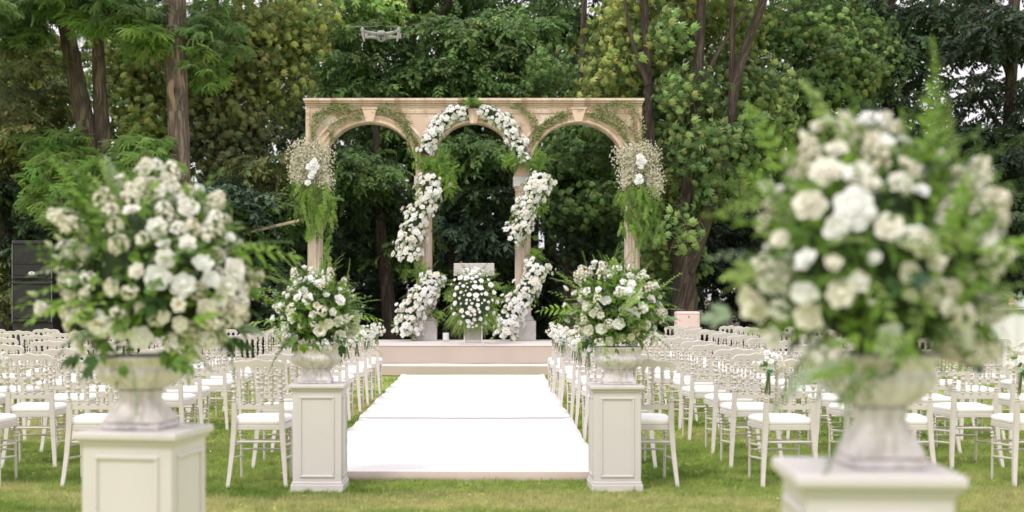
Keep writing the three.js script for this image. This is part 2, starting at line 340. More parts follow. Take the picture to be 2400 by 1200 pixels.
// ───────────────────────── the triple arch ─────────────────────────
const AZ = 27, APX = AZ / F;                       // arch distance, metres per photograph pixel there
const ax = (px) => (px - CX) * APX, ay = (py) => EYE - (py - CY) * APX;
const OPEN = [[866, 109, 757, 975], [1110, 97, 1013, 1206], [1354, 109, 1245, 1463]], SPRING = ay(390), RISE = 103 * APX;
{
  const t = thing('triple_arch', 'peach plaster triple arch with fluted columns and cornice standing on the stage', 'arch', V(0, STAGE.h1, -AZ));
  const Y = (py) => ay(py) - STAGE.h1, dz = 0.30;
  // wall above the columns
  const sh = new THREE.Shape(), yb = Y(413), yt = Y(250);
  sh.moveTo(ax(718), yb); sh.lineTo(ax(718), yt); sh.lineTo(ax(1503), yt); sh.lineTo(ax(1503), yb);
  for (const [cx, rx, l, r] of [...OPEN].reverse()) {
    sh.lineTo(ax(r), yb); const n = 28;
    for (let k = 0; k <= n; k++) { const a = k / n * PI; sh.lineTo(ax(cx) + Math.cos(a) * (ax(r) - ax(l)) / 2 + (ax(l) + ax(r)) / 2 - ax(cx), Y(390) + Math.sin(a) * RISE); }
    sh.lineTo(ax(l), yb);
  }
  sh.closePath();
  mesh('wall', boxUV(mv(new THREE.ExtrudeGeometry(sh, { depth: dz, bevelEnabled: true, bevelThickness: 0.008, bevelSize: 0.006, bevelSegments: 2, curveSegments: 4 }), 0, 0, -dz)), mat.stone, t);
  // cornice: a moulded run along the front and returned at the ends
  const bar = (name, x0, x1, y0, y1, z0, z1, m, par) => mesh(name, mv(rbox(x1 - x0, y1 - y0, z1 - z0, 0.012), (x0 + x1) / 2, (y0 + y1) / 2, (z0 + z1) / 2), m, par);
  const cor = bar('cornice', ax(712), ax(1509), Y(238), Y(232), -dz - 0.06, 0.13, mat.trim, t);
  bar('cornice_bead', ax(713.5), ax(1507.5), Y(242.5), Y(238.4), -dz - 0.045, 0.09, mat.trim, cor);
  bar('cornice_bead', ax(715), ax(1506), Y(246.5), Y(243.3), -dz - 0.03, 0.055, mat.trim, cor);
  bar('cornice_bead', ax(716.5), ax(1504.5), Y(250.5), Y(247.2), -dz - 0.02, 0.03, mat.trim, cor);
  bar('fascia', ax(728), ax(1493), Y(262), Y(253.5), -0.004, 0.018, mat.trim, t);
  bar('fascia_lip', ax(730), ax(1491), Y(265.5), Y(262.4), -0.004, 0.03, mat.trim, t);
  for (const [a, b] of [[716.5, 727], [1494, 1504.5]]) bar('pilaster_strip', ax(a), ax(b), Y(412), Y(252), -0.004, 0.026, mat.trim, t);
  // moulded bands round each opening
  for (const [, , l, r] of OPEN) {
    const c = (ax(l) + ax(r)) / 2, hx = (ax(r) - ax(l)) / 2, prof = [[0, 0.004], [0, 0.055], [0.04, 0.06], [0.05, 0.026], [0.10, 0.026], [0.112, 0.056], [0.14, 0.056], [0.152, 0.004]];
    const s = new Soup(), n = 40;
    for (let k = 0; k <= n; k++) { const a = k / n * PI; prof.forEach(([o, z], q) => s.v(c + Math.cos(a) * (hx + o - 0.002), Y(390) + Math.sin(a) * (RISE + o - 0.002), z, a * hx, o + z)); }
    const w = prof.length;
    for (let k = 0; k < n; k++) for (let q = 0; q + 1 < w; q++) s.q(k * w + q, k * w + q + 1, (k + 1) * w + q + 1, (k + 1) * w + q);
    const g = s.geo(); mesh('arch_moulding', g, mat.trim, t);
  }
  for (const [, , l, r] of OPEN) {
    const c = (ax(l) + ax(r)) / 2, hx = (ax(r) - ax(l)) / 2, s = new Soup(), n = 40, prof = [[0.235, 0.004], [0.24, 0.03], [0.25, 0.036], [0.285, 0.03], [0.295, 0.004]];
    for (let k = 0; k <= n; k++) { const a = lerp(0.42, PI - 0.42, k / n); prof.forEach(([o, z]) => s.v(c + Math.cos(a) * (hx + o), Y(390) + Math.sin(a) * (RISE + o * 0.8), z, a * hx, o + z)); }
    const w = prof.length; for (let k = 0; k < n; k++) for (let q = 0; q + 1 < w; q++) s.q(k * w + q, k * w + q + 1, (k + 1) * w + q + 1, (k + 1) * w + q);
    mesh('arch_moulding', s.geo(), mat.trim, t);
  }
  // keystones
  const key = (px, y0, y1, w0, w1, z) => {
    const k = new THREE.Shape(); k.moveTo(ax(px - w0 / 2), Y(y1)); k.lineTo(ax(px + w0 / 2), Y(y1)); k.lineTo(ax(px + w1 / 2), Y(y0)); k.lineTo(ax(px - w1 / 2), Y(y0)); k.closePath();
    const o = mesh('keystone', boxUV(mv(new THREE.ExtrudeGeometry(k, { depth: z, bevelEnabled: true, bevelThickness: 0.012, bevelSize: 0.008, bevelSegments: 2 }), 0, 0, 0.01)), mat.trim, t);
    mesh('keystone_cap', mv(rbox((w1 + 5) * APX, 3.5 * APX, z + 0.05, 0.01), ax(px), Y(y0 - 2.2), 0.012 + z / 2), mat.trim, o);
  };
  key(867, 258, 286, 16, 32, 0.09); key(1110, 260, 290, 15, 26, 0.10); key(1355, 258, 286, 16, 32, 0.09);
  // columns
  const FL = 14;
  const shaftGeo = (() => {
    const s = new Soup(), n = 16, sides = FL * 6, y0 = Y(740), y1 = Y(447);
    for (let k = 0; k <= n; k++) {
      const v = k / n, R = 0.162 * (1 - 0.07 * v);
      for (let j = 0; j <= sides; j++) {
        const a = j / sides * 2 * PI, f = Math.abs(Math.sin(a * FL / 2)), e = smooth(0, 0.05, Math.min(v, 1 - v));
        const r = R - 0.02 * Math.pow(f, 0.7) * e; s.v(Math.cos(a) * r, lerp(y0, y1, v), Math.sin(a) * r, a * R, v * (y1 - y0));
      }
    }
    for (let k = 0; k < n; k++) for (let j = 0; j < sides; j++) { const a = k * (sides + 1) + j; s.q(a, a + sides + 1, a + sides + 2, a + 1); }
    return s.geo();
  })();
  const neckY = Y(447), baseY = Y(752);
  const capGeo = lathe([[0.15, neckY - 0.01], [0.158, neckY], [0.172, neckY + 0.012], [0.16, neckY + 0.024], [0.16, neckY + 0.045], [0.185, neckY + 0.06], [0.2, neckY + 0.085], [0.0, neckY + 0.085]], 28);
  const baseGeo = lathe([[0.0, baseY + 0.115], [0.165, baseY + 0.115], [0.172, baseY + 0.105], [0.18, baseY + 0.08], [0.2, baseY + 0.072], [0.208, baseY + 0.055], [0.2, baseY + 0.036], [0.215, baseY + 0.03], [0.232, baseY + 0.014], [0.225, baseY + 0.001]].reverse(), 28);
  for (const px of [737, 994, 1226, 1483]) {
    const col = new THREE.Group(); col.name = 'column'; col.position.set(ax(px), 0, -0.15); t.add(col);
    mesh('shaft', shaftGeo, mat.shaft, col);
    mesh('column_base', baseGeo, mat.marble, col);
    mesh('plinth', mv(rbox(59 * APX, baseY - 0.002, 0.48, 0.012), 0, (baseY + 0.002) / 2, 0), mat.marble, col);
    const cg = mesh('capital', capGeo, mat.marble, col);
    cg.material = mat.trim;
    mesh('capital_block', mv(rbox(46 * APX, 24 * APX, 0.39, 0.012), 0, Y(425.5), 0), mat.marble, col);
  }
}

// ───────────────────────── chairs ─────────────────────────
const chairGeo = (() => {
  const g = {};
  const bead = (y0, y1, r, beads) => {                // a turned bar with rings
    const p = [[0, y0]]; const L = y1 - y0; p.push([r * 0.95, y0 + 0.001]);
    for (const [c, h, R] of beads) p.push([r * 0.72, y0 + L * c - h * 1.3], [R * 0.8, y0 + L * c - h * 0.75], [R, y0 + L * c], [R * 0.8, y0 + L * c + h * 0.75], [r * 0.72, y0 + L * c + h * 1.3]);
    p.push([r * 0.95, y1 - 0.001], [0, y1]); return lathe(p, 8);
  };
  const rings = (R) => [[0.10, 0.006, R], [0.17, 0.006, R], [0.36, 0.007, R * 0.95], [0.5, 0.012, R * 1.08], [0.64, 0.007, R * 0.95], [0.83, 0.006, R], [0.90, 0.006, R]];
  g.spindle = bead(0.58, 0.852, 0.0105, rings(0.0155));
  // rear post: square sabre leg below, turned above, slightly raked
  const leg = (() => {
    const s = new Soup(), P = [[0.205, 0.0, 0.245, 0.0125], [0.195, 0.10, 0.222, 0.014], [0.182, 0.24, 0.200, 0.016], [0.172, 0.38, 0.190, 0.0175], [0.168, 0.46, 0.190, 0.018], [0.166, 0.60, 0.200, 0.0165]];
    P.forEach(([x, y, z, h], k) => { for (const [a, b] of [[-1, -1], [1, -1], [1, 1], [-1, 1]]) s.v(x + a * h, y, z + b * h * 1.05, a * h, y); });
    for (let k = 0; k + 1 < P.length; k++) for (let j = 0; j < 4; j++) s.q(k * 4 + j, (k + 1) * 4 + j, (k + 1) * 4 + (j + 1) % 4, k * 4 + (j + 1) % 4);
    const e = (P.length - 1) * 4; s.q(e + 3, e + 2, e + 1, e); s.q(0, 1, 2, 3);
    return s.geo().toNonIndexed();
  })(); leg.computeVertexNormals();
  const up = bead(0.60, 0.852, 0.0145, rings(0.0205)); up.rotateX(0.16); up.translate(0.166, -0.007 + 0.0, 0.200 - 0.097);
  g.postR = merge([leg, up]);
  g.postL = g.postR.clone().scale(-1, 1, 1); { const i = g.postL.index; for (let k = 0; k < i.count; k += 3) { const a = i.getX(k); i.setX(k, i.getX(k + 1)); i.setX(k + 1, a); } }
  g.spindle.rotateX(0.16); g.spindle.translate(0, -0.007, 0.200 - 0.097);
  // top rail, wavy crest over five small arches
  const top = new THREE.Shape(), us = [-0.166, -0.0996, -0.0332, 0.0332, 0.0996, 0.166];
  const crest = (x) => { const u = Math.abs(x) / 0.19; return 0.893 + 0.020 * Math.exp(-Math.pow(u / 0.24, 2)) + 0.008 * Math.exp(-Math.pow((u - 0.58) / 0.2, 2)) - 0.03 * Math.pow(smooth(0.8, 1.02, u), 2); };
  top.moveTo(-0.19, 0.84);
  for (let k = 0; k <= 40; k++) { const x = lerp(-0.19, 0.19, k / 40); top.lineTo(x, crest(x)); }
  top.lineTo(0.19, 0.84); top.lineTo(0.178, 0.832);
  for (let k = 5; k > 0; k--) { const a = us[k] - 0.011, b = us[k - 1] + 0.011; top.lineTo(a, 0.832); for (let q = 0; q <= 8; q++) { const f = q / 8 * PI; top.lineTo((a + b) / 2 + Math.cos(f) * (a - b) / 2, 0.842 + Math.sin(f) * 0.022); } top.lineTo(b, 0.832); }
  top.lineTo(-0.178, 0.832); top.closePath();
  g.topRail = boxUV(new THREE.ExtrudeGeometry(top, { depth: 0.016, bevelEnabled: true, bevelThickness: 0.003, bevelSize: 0.0025, bevelSegments: 2, curveSegments: 3 }));
  g.topRail.translate(0, -0.85, -0.008).rotateX(0.16).translate(0, 0.843, 0.236);
  const low = new THREE.Shape(); low.moveTo(-0.16, 0.548);
  for (let k = 0; k <= 50; k++) { const x = lerp(-0.16, 0.16, k / 50); low.lineTo(x, 0.578 + 0.0075 * Math.abs(Math.cos((x / 0.0664) * PI))); }
  low.lineTo(0.16, 0.548); low.closePath();
  g.lowRail = boxUV(new THREE.ExtrudeGeometry(low, { depth: 0.016, bevelEnabled: true, bevelThickness: 0.003, bevelSize: 0.002, bevelSegments: 1 })).translate(0, 0, 0.187);
  // seat frame and cushion: a rounded trapezium
  const seat = (grow) => { const s = new THREE.Shape(), b = 0.172 + grow, f = 0.205 + grow, r = 0.05, zb = -0.195 - grow, zf = 0.205 + grow; s.moveTo(-b, zb); s.lineTo(b, zb); s.lineTo(f, zf - r); s.quadraticCurveTo(f, zf, f - r, zf); s.lineTo(-f + r, zf); s.quadraticCurveTo(-f, zf, -f, zf - r); s.closePath(); return s; };
  g.frame = boxUV(new THREE.ExtrudeGeometry(seat(-0.004), { depth: 0.03, bevelEnabled: true, bevelThickness: 0.004, bevelSize: 0.004, bevelSegments: 2, curveSegments: 5 }).rotateX(-PI / 2)).translate(0, 0.404, 0);
  g.cushion = (() => {
    const sh = seat(-0.002).getSpacedPoints(56), s = new Soup(), lev = [[0.96, 0.0], [1.0, 0.010], [1.0, 0.024], [0.985, 0.034], [0.93, 0.043], [0.8, 0.05], [0.5, 0.056], [0.2, 0.058]];
    for (const [k, y] of lev) for (const p of sh) s.v(p.x * k, 0.4395 + y, -p.y * k, p.x * k, p.y * k);
    const n = sh.length; for (let k = 0; k + 1 < lev.length; k++) for (let j = 0; j < n; j++) s.q(k * n + j, k * n + (j + 1) % n, (k + 1) * n + (j + 1) % n, (k + 1) * n + j);
    const m = s.v(0, 0.498, 0); const o = (lev.length - 1) * n; for (let j = 0; j < n; j++) s.t(o + j, o + (j + 1) % n, m); return s.geo();
  })();
  const fl = bead(0, 0.404, 0.0145, [[0.80, 0.008, 0.02], [0.86, 0.008, 0.021], [0.93, 0.008, 0.02]]); { const p = fl.attributes.position; for (let i = 0; i < p.count; i++) { const y = p.getY(i), k = 0.72 + 0.28 * Math.min(1, y / 0.3); p.setXYZ(i, p.getX(i) * k, y, p.getZ(i) * k - 0.018 * Math.pow(1 - y / 0.404, 2)); } fl.computeVertexNormals(); }
  g.frontLeg = fl;
  const rod = (a, b, r) => tube([a, a.clone().lerp(b, 0.5), b], [r * 0.8, r, r * 1.15, r, r * 0.8], 7, 6, 0, false);
  g.sideR1 = rod(V(0.181, 0.27, -0.182), V(0.178, 0.29, 0.188), 0.0085); g.sideR2 = rod(V(0.181, 0.175, -0.184), V(0.186, 0.2, 0.203), 0.0085);
  g.sideL1 = rod(V(-0.181, 0.27, -0.182), V(-0.178, 0.29, 0.188), 0.0085); g.sideL2 = rod(V(-0.181, 0.175, -0.184), V(-0.186, 0.2, 0.203), 0.0085);
  g.rear1 = rod(V(-0.175, 0.318, 0.193), V(0.175, 0.318, 0.193), 0.009);
  g.front1 = rod(V(-0.18, 0.29, -0.182), V(0.18, 0.29, -0.182), 0.0085); g.front2 = rod(V(-0.18, 0.225, -0.183), V(0.18, 0.225, -0.183), 0.0085);
  return g;
})();
const protoChair = (() => {
  const o = new THREE.Group(), g = chairGeo, m = mat.chair;
  mesh('seat_frame', g.frame, m, o); mesh('cushion', g.cushion, mat.cushion, o);
  mesh('back_post', g.postR, m, o); mesh('back_post', g.postL, m, o);
  for (const x of [-0.0996, -0.0332, 0.0332, 0.0996]) mesh('spindle', g.spindle, m, o).position.x = x;
  mesh('top_rail', g.topRail, m, o); mesh('lower_rail', g.lowRail, m, o);
  for (const x of [-0.181, 0.181]) mesh('front_leg', g.frontLeg, m, o).position.set(x, 0, -0.184);
  for (const k of ['sideR1', 'sideR2', 'sideL1', 'sideL2', 'rear1', 'front1', 'front2']) mesh('stretcher', g[k], m, o);
  return o;
})();
const ORD = ['first', 'second', 'third', 'fourth', 'fifth', 'sixth', 'seventh', 'eighth', 'ninth', 'tenth', 'eleventh', 'twelfth'];
const rowZ = (i) => F * EYE / (1 / (2.353e-3 + 0.2436e-3 * i));                 // distance of the rear feet of row i
const chairAt = {};
{
  setSeed(17);
  const L = [-1.555, -2.745, -3.555, -4.37, -5.18, -6.0, -6.8], R = [1.205, 2.19, 3.1, 3.93, 4.76, 5.6, 6.45, 7.3];
  const put = (side, cols, rowsOf) => cols.forEach((x, c) => {
    for (let r = 0; r < rowsOf(c); r++) {
      const d = rowZ(r) - 0.245, pxl = CX + (x - 0.25) * F / (d + 0.2), pxr = CX + (x + 0.25) * F / (d + 0.2);
      if (pxr < -10 || pxl > 2412) continue;
      const o = protoChair.clone(); o.name = numbered('spindle_chair'); scene.add(o);
      const jx = c === 0 ? rr(-0.02, 0.02) : rr(-0.05, 0.05), jz = rr(-0.05, 0.05);
      o.position.set(x + jx, 0, -d + (r === 0 ? jz * 0.4 : jz)); o.rotation.y = rr(-0.075, 0.075); o.children[1].rotation.y = rr(-0.035, 0.035); o.children[1].position.x = rr(-0.006, 0.006);
      tag(o, 'white spindle-back chair, ' + ORD[r] + ' row from the pedestals, ' + ORD[c] + ' file ' + side + ' of the carpet', 'chair', 'white chairs set out in rows');
      chairAt[side + c + '_' + r] = o;
    }
  });
  put('left', L, (c) => 10);
  put('right', R, (c) => (c === 0 ? 10 : c < 5 ? 12 : 6));
}

// ───────────────────────── flowers and leaves ─────────────────────────
function leafInto(s, base, dir, up, len, wid, curl = 0.2, fold = 0.25, n = 3) {      // one folded, curved leaf
  const m = basis(dir, up, base), P = V(0, 0, 0); const row = [];
  for (let k = 0; k <= n; k++) {
    const t = k / n, w = wid * 0.5 * Math.sin(PI * Math.pow(t, 0.75)), y = len * t, z = -curl * len * t * t;
    if (k === 0 || k === n) { P.set(0, y, z).applyMatrix4(m); row.push([s.v(P.x, P.y, P.z)]); } else {
      const ids = []; for (const [x, dz] of [[-w, fold * w], [0, 0], [w, fold * w]]) { P.set(x, y, z + dz).applyMatrix4(m); ids.push(s.v(P.x, P.y, P.z)); } row.push(ids);
    }
  }
  for (let k = 0; k < n; k++) {
    const a = row[k], b = row[k + 1];
    if (a.length === 1) { s.t(a[0], b[1], b[0]); s.t(a[0], b[2], b[1]); }
    else if (b.length === 1) { s.t(a[0], a[1], b[0]); s.t(a[1], a[2], b[0]); }
    else { s.q(a[0], a[1], b[1], b[0]); s.q(a[1], a[2], b[2], b[1]); }
  }
}
function stemInto(s, pts, r = 0.003) {                      // three-sided stem through points
  let prev = null;
  pts.forEach((p, k) => {
    const T = (pts[k + 1] ?? p).clone().sub(pts[k - 1] ?? p).normalize(), X = new THREE.Vector3().crossVectors(T, V(0.31, 0.2, 0.93)).normalize(), Y = new THREE.Vector3().crossVectors(T, X), ids = [];
    for (let j = 0; j < 3; j++) { const a = j * 2.094; const q = p.clone().addScaledVector(X, Math.cos(a) * r).addScaledVector(Y, Math.sin(a) * r); ids.push(s.v(q.x, q.y, q.z)); }
    if (prev) for (let j = 0; j < 3; j++) s.q(prev[j], prev[(j + 1) % 3], ids[(j + 1) % 3], ids[j]);
    prev = ids;
  });
}
const bend = (L, droop, n = 7, side = 0) => { const o = []; for (let k = 0; k <= n; k++) { const t = k / n; o.push(V(side * L * t * t, L * t * (1 - 0.15 * droop * t), -droop * L * t * t * 0.6)); } return o; };
// sprigs grow along +y with their upper side towards +z
function sprig({ L = 0.25, n = 9, leaf = 0.06, wid = 0.022, ang = 0.9, droop = 0.35, curl = 0.25, tip = true, side = 0, r = 0.002, both = true, taper = 0.5, s: sd = 1 }) {
  setSeed(sd * 977 + 13);
  const s = new Soup(), P = bend(L, droop, 8, side); stemInto(s, P, r);
  const c = new THREE.CatmullRomCurve3(P);
  for (let k = 0; k < n; k++) {
    const t = (k + 0.9) / (n + 0.3), p = c.getPoint(t), T = c.getTangent(t), X = new THREE.Vector3().crossVectors(T, V(0, 0, 1)).normalize(), Z = new THREE.Vector3().crossVectors(X, T);
    const sc = (1 - taper * t) * rr(0.8, 1.15);
    for (const e of both ? [-1, 1] : [k % 2 ? 1 : -1]) {
      const a = ang * rr(0.8, 1.15), d = T.clone().multiplyScalar(Math.cos(a)).addScaledVector(X, e * Math.sin(a)).addScaledVector(Z, rr(-0.25, 0.35));
      leafInto(s, p, d, Z.clone().addScaledVector(X, rr(-0.4, 0.4)), leaf * sc, wid * sc, curl * rr(0.5, 1.6), 0.3, 3);
    }
  }
  if (tip) leafInto(s, c.getPoint(1), c.getTangent(1), V(0, 0, 1), leaf * (1 - taper * 0.8), wid * (1 - taper * 0.7), 0.2);
  return s.geo();
}
const SPRIG = {
  ruscus: [1, 2].map((k) => sprig({ L: 0.26, n: 8, leaf: 0.062, wid: 0.022, ang: 0.75, droop: 0.4, both: false, s: k })),
  ash: [3, 4].map((k) => sprig({ L: 0.24, n: 6, leaf: 0.075, wid: 0.022, ang: 0.95, droop: 0.45, s: k })),
  fern: [5, 6].map((k) => sprig({ L: 0.24, n: 15, leaf: 0.045, wid: 0.009, ang: 0.85, droop: 0.3, s: k, taper: 0.75 })),
  broad: [7, 8].map((k) => sprig({ L: 0.10, n: 3, leaf: 0.10, wid: 0.05, ang: 0.6, droop: 0.35, curl: 0.4, s: k })),
  round: [9].map((k) => sprig({ L: 0.2, n: 7, leaf: 0.034, wid: 0.034, ang: 1.1, droop: 0.3, s: k })),
  trail: [12, 13].map((k) => sprig({ L: 0.3, n: 8, leaf: 0.075, wid: 0.034, ang: 0.8, droop: 0.25, s: k, taper: 0.35 })),
  airy: [10, 11].map((k) => sprig({ L: 0.3, n: 12, leaf: 0.03, wid: 0.008, ang: 0.7, droop: 0.35, both: true, s: k, taper: 0.3 })),
};
// blooms: radius 1, opening towards +y
function bloom(rings, heart, sd) {
  setSeed(sd);
  const s = new Soup(), nu = 4, nv = 4;
  for (const { n, L, a0, a1, w, r0 = 0.06, y0 = 0 } of rings) {
    const off = rr(0, 6.28);
    for (let k = 0; k < n; k++) {
      const phi = off + k / n * 2 * PI + rr(-0.15, 0.15), len = L * rr(0.9, 1.08), t0 = a0 + rr(-0.12, 0.12), t1 = a1 + rr(-0.25, 0.2), ids = [];
      for (let j = 0; j <= nv; j++) for (let i = 0; i <= nu; i++) {
        const u = i / nu * 2 - 1, v = j / nv * (1 - 0.22 * u * u), m = 8; let rad = r0, h = y0;
        for (let q = 0; q < m; q++) { const th = lerp(t0, t1, (q + 0.5) / m * v); rad += Math.cos(th) * len * v / m; h += Math.sin(th) * len * v / m; }
        const half = w * (0.45 + 0.75 * Math.sin(PI * (0.12 + 0.72 * v))) / Math.max(0.25, rad), ph = phi + u * Math.min(half, 1.5);
        h += 0.05 * Math.sin(u * 4 + k * 2 + v * 3) * v;
        ids.push(s.v(Math.cos(ph) * rad, h - 0.25, Math.sin(ph) * rad));
      }
      for (let j = 0; j < nv; j++) for (let i = 0; i < nu; i++) { const a = j * (nu + 1) + i; s.q(ids[a], ids[a + 1], ids[a + nu + 2], ids[a + nu + 1]); }
    }
  }
  if (heart) { const g = s.geo(), d = mv(new THREE.SphereGeometry(0.34, 10, 7).scale(1, 1.05, 1), 0, heart, 0), p = d.attributes.position; for (let i = 0; i < p.count; i++) { const a = Math.atan2(p.getZ(i), p.getX(i)) * 3 + p.getY(i) * 7, k = 1 + 0.13 * Math.sin(a); p.setX(i, p.getX(i) * k); p.setZ(i, p.getZ(i) * k); } d.computeVertexNormals(); return merge([g, d]); }
  return s.geo();
}
const full = [{ n: 6, L: 1.0, a0: 0.95, a1: -0.1, w: 0.5 }, { n: 6, L: 0.92, a0: 1.15, a1: 0.35, w: 0.42 }, { n: 5, L: 0.8, a0: 1.35, a1: 0.9, w: 0.36 }, { n: 4, L: 0.7, a0: 1.5, a1: 1.45, w: 0.28 }, { n: 3, L: 0.62, a0: 1.6, a1: 2.0, w: 0.2 }];
const open = [{ n: 6, L: 1.0, a0: 0.8, a1: -0.15, w: 0.52 }, { n: 6, L: 0.9, a0: 1.05, a1: 0.25, w: 0.45 }, { n: 5, L: 0.72, a0: 1.25, a1: 0.75, w: 0.35, r0: 0.14 }];
const half = [{ n: 5, L: 1.0, a0: 1.25, a1: 0.6, w: 0.5 }, { n: 5, L: 1.0, a0: 1.45, a1: 1.2, w: 0.38 }, { n: 3, L: 0.95, a0: 1.55, a1: 1.75, w: 0.25 }];
const BLOOM = { full: [bloom(full, 0.12, 31), bloom(full, 0.16, 32), bloom(full, 0.1, 33)], open: [bloom(open, 0, 41), bloom(open, 0, 42)], half: [bloom(half, 0.24, 51), bloom(half, 0.3, 52)] };
const heartGeo = (() => { const g = new THREE.SphereGeometry(0.23, 9, 5, 0, 2 * PI, 0, PI / 2); g.scale(1, 0.8, 1); return mv(g, 0, 0.02, 0); })();
const small = (() => { const s = []; for (let v = 0; v < 3; v++) { setSeed(60 + v); s.push(bloom([{ n: 5, L: 1, a0: 0.75, a1: -0.2, w: 0.5 }, { n: 5, L: 0.85, a0: 1.15, a1: 0.35, w: 0.42 }, { n: 3, L: 0.65, a0: 1.5, a1: 1.5, w: 0.3 }], 0.1, 63 + v)); } return s; })();
const budGeo = (() => { const g = lathe([[0, -0.5], [0.22, -0.45], [0.34, -0.1], [0.3, 0.35], [0.14, 0.75], [0, 0.95]], 9); const p = g.attributes.position; for (let i = 0; i < p.count; i++) { const y = p.getY(i), a = y * 1.4, x = p.getX(i), z = p.getZ(i), k = 1 + 0.13 * Math.sin(Math.atan2(z, x) * 3 + a * 2); p.setXYZ(i, x * k, y, z * k); } g.computeVertexNormals(); return g; })();
function spike(n, sd, len, rad, fl) {                       // a head of many small florets along +y
  setSeed(sd); const s = new Soup();
  for (let k = 0; k < n; k++) {
    const t = Math.pow((k + 0.5) / n, 0.85), a = k * 2.4 + rr(-0.4, 0.4), r = rad * Math.sin(PI * (0.22 + 0.68 * t)) * rr(0.8, 1.1);
    const p = V(Math.cos(a) * r, t * len - len * 0.45, Math.sin(a) * r), d = V(Math.cos(a), 0.25 + t * 0.9, Math.sin(a)).normalize();
    for (let q = 0; q < 5; q++) { const X = basis(d, V(0, 1, 0.1), p), ang = q / 5 * 6.283 + k, dd = V(Math.cos(ang), 0.5, Math.sin(ang)).transformDirection(X); leafInto(s, p, dd, d, fl * rr(0.8, 1.1), fl * 0.95, -0.25, 0.2, 2); }
  }
  return s.geo();
}
const SPIKE = [spike(26, 71, 0.12, 0.026, 0.018), spike(30, 72, 0.105, 0.032, 0.018), spike(22, 73, 0.085, 0.03, 0.017)];
const CLUSTER = [spike(30, 74, 0.05, 0.036, 0.016), spike(24, 75, 0.045, 0.03, 0.015)];

const toward = (p, k = 0.5) => V(-p.x, EYE - p.y, -p.z).normalize().multiplyScalar(k);
function putBloom(parent, type, pos, dir, r, m) {
  const g = pick(BLOOM[type] ?? (type === 'small' ? small : [budGeo]));
  const o = mesh(type === 'bud' ? 'flower_bud' : 'flower', g, m ?? mat.petal, parent);
  o.matrix.copy(basis(dir, V(rr(-1, 1), rr(-1, 1), rr(-1, 1)), pos, r)); o.matrix.decompose(o.position, o.quaternion, o.scale);
  if (type === 'open') { const h = mesh('flower_centre', heartGeo, mat.heart, o); h.userData.label = 'golden flower centre'; }
  return o;
}
function putGeo(parent, name, g, pos, dir, up, sc, m) {
  const o = mesh(name, g, m, parent); basis(dir, up, pos, sc, o.matrix); o.matrix.decompose(o.position, o.quaternion, o.scale); return o;
}
const gauss = () => (rnd() + rnd() + rnd() - 1.5) / 1.5;

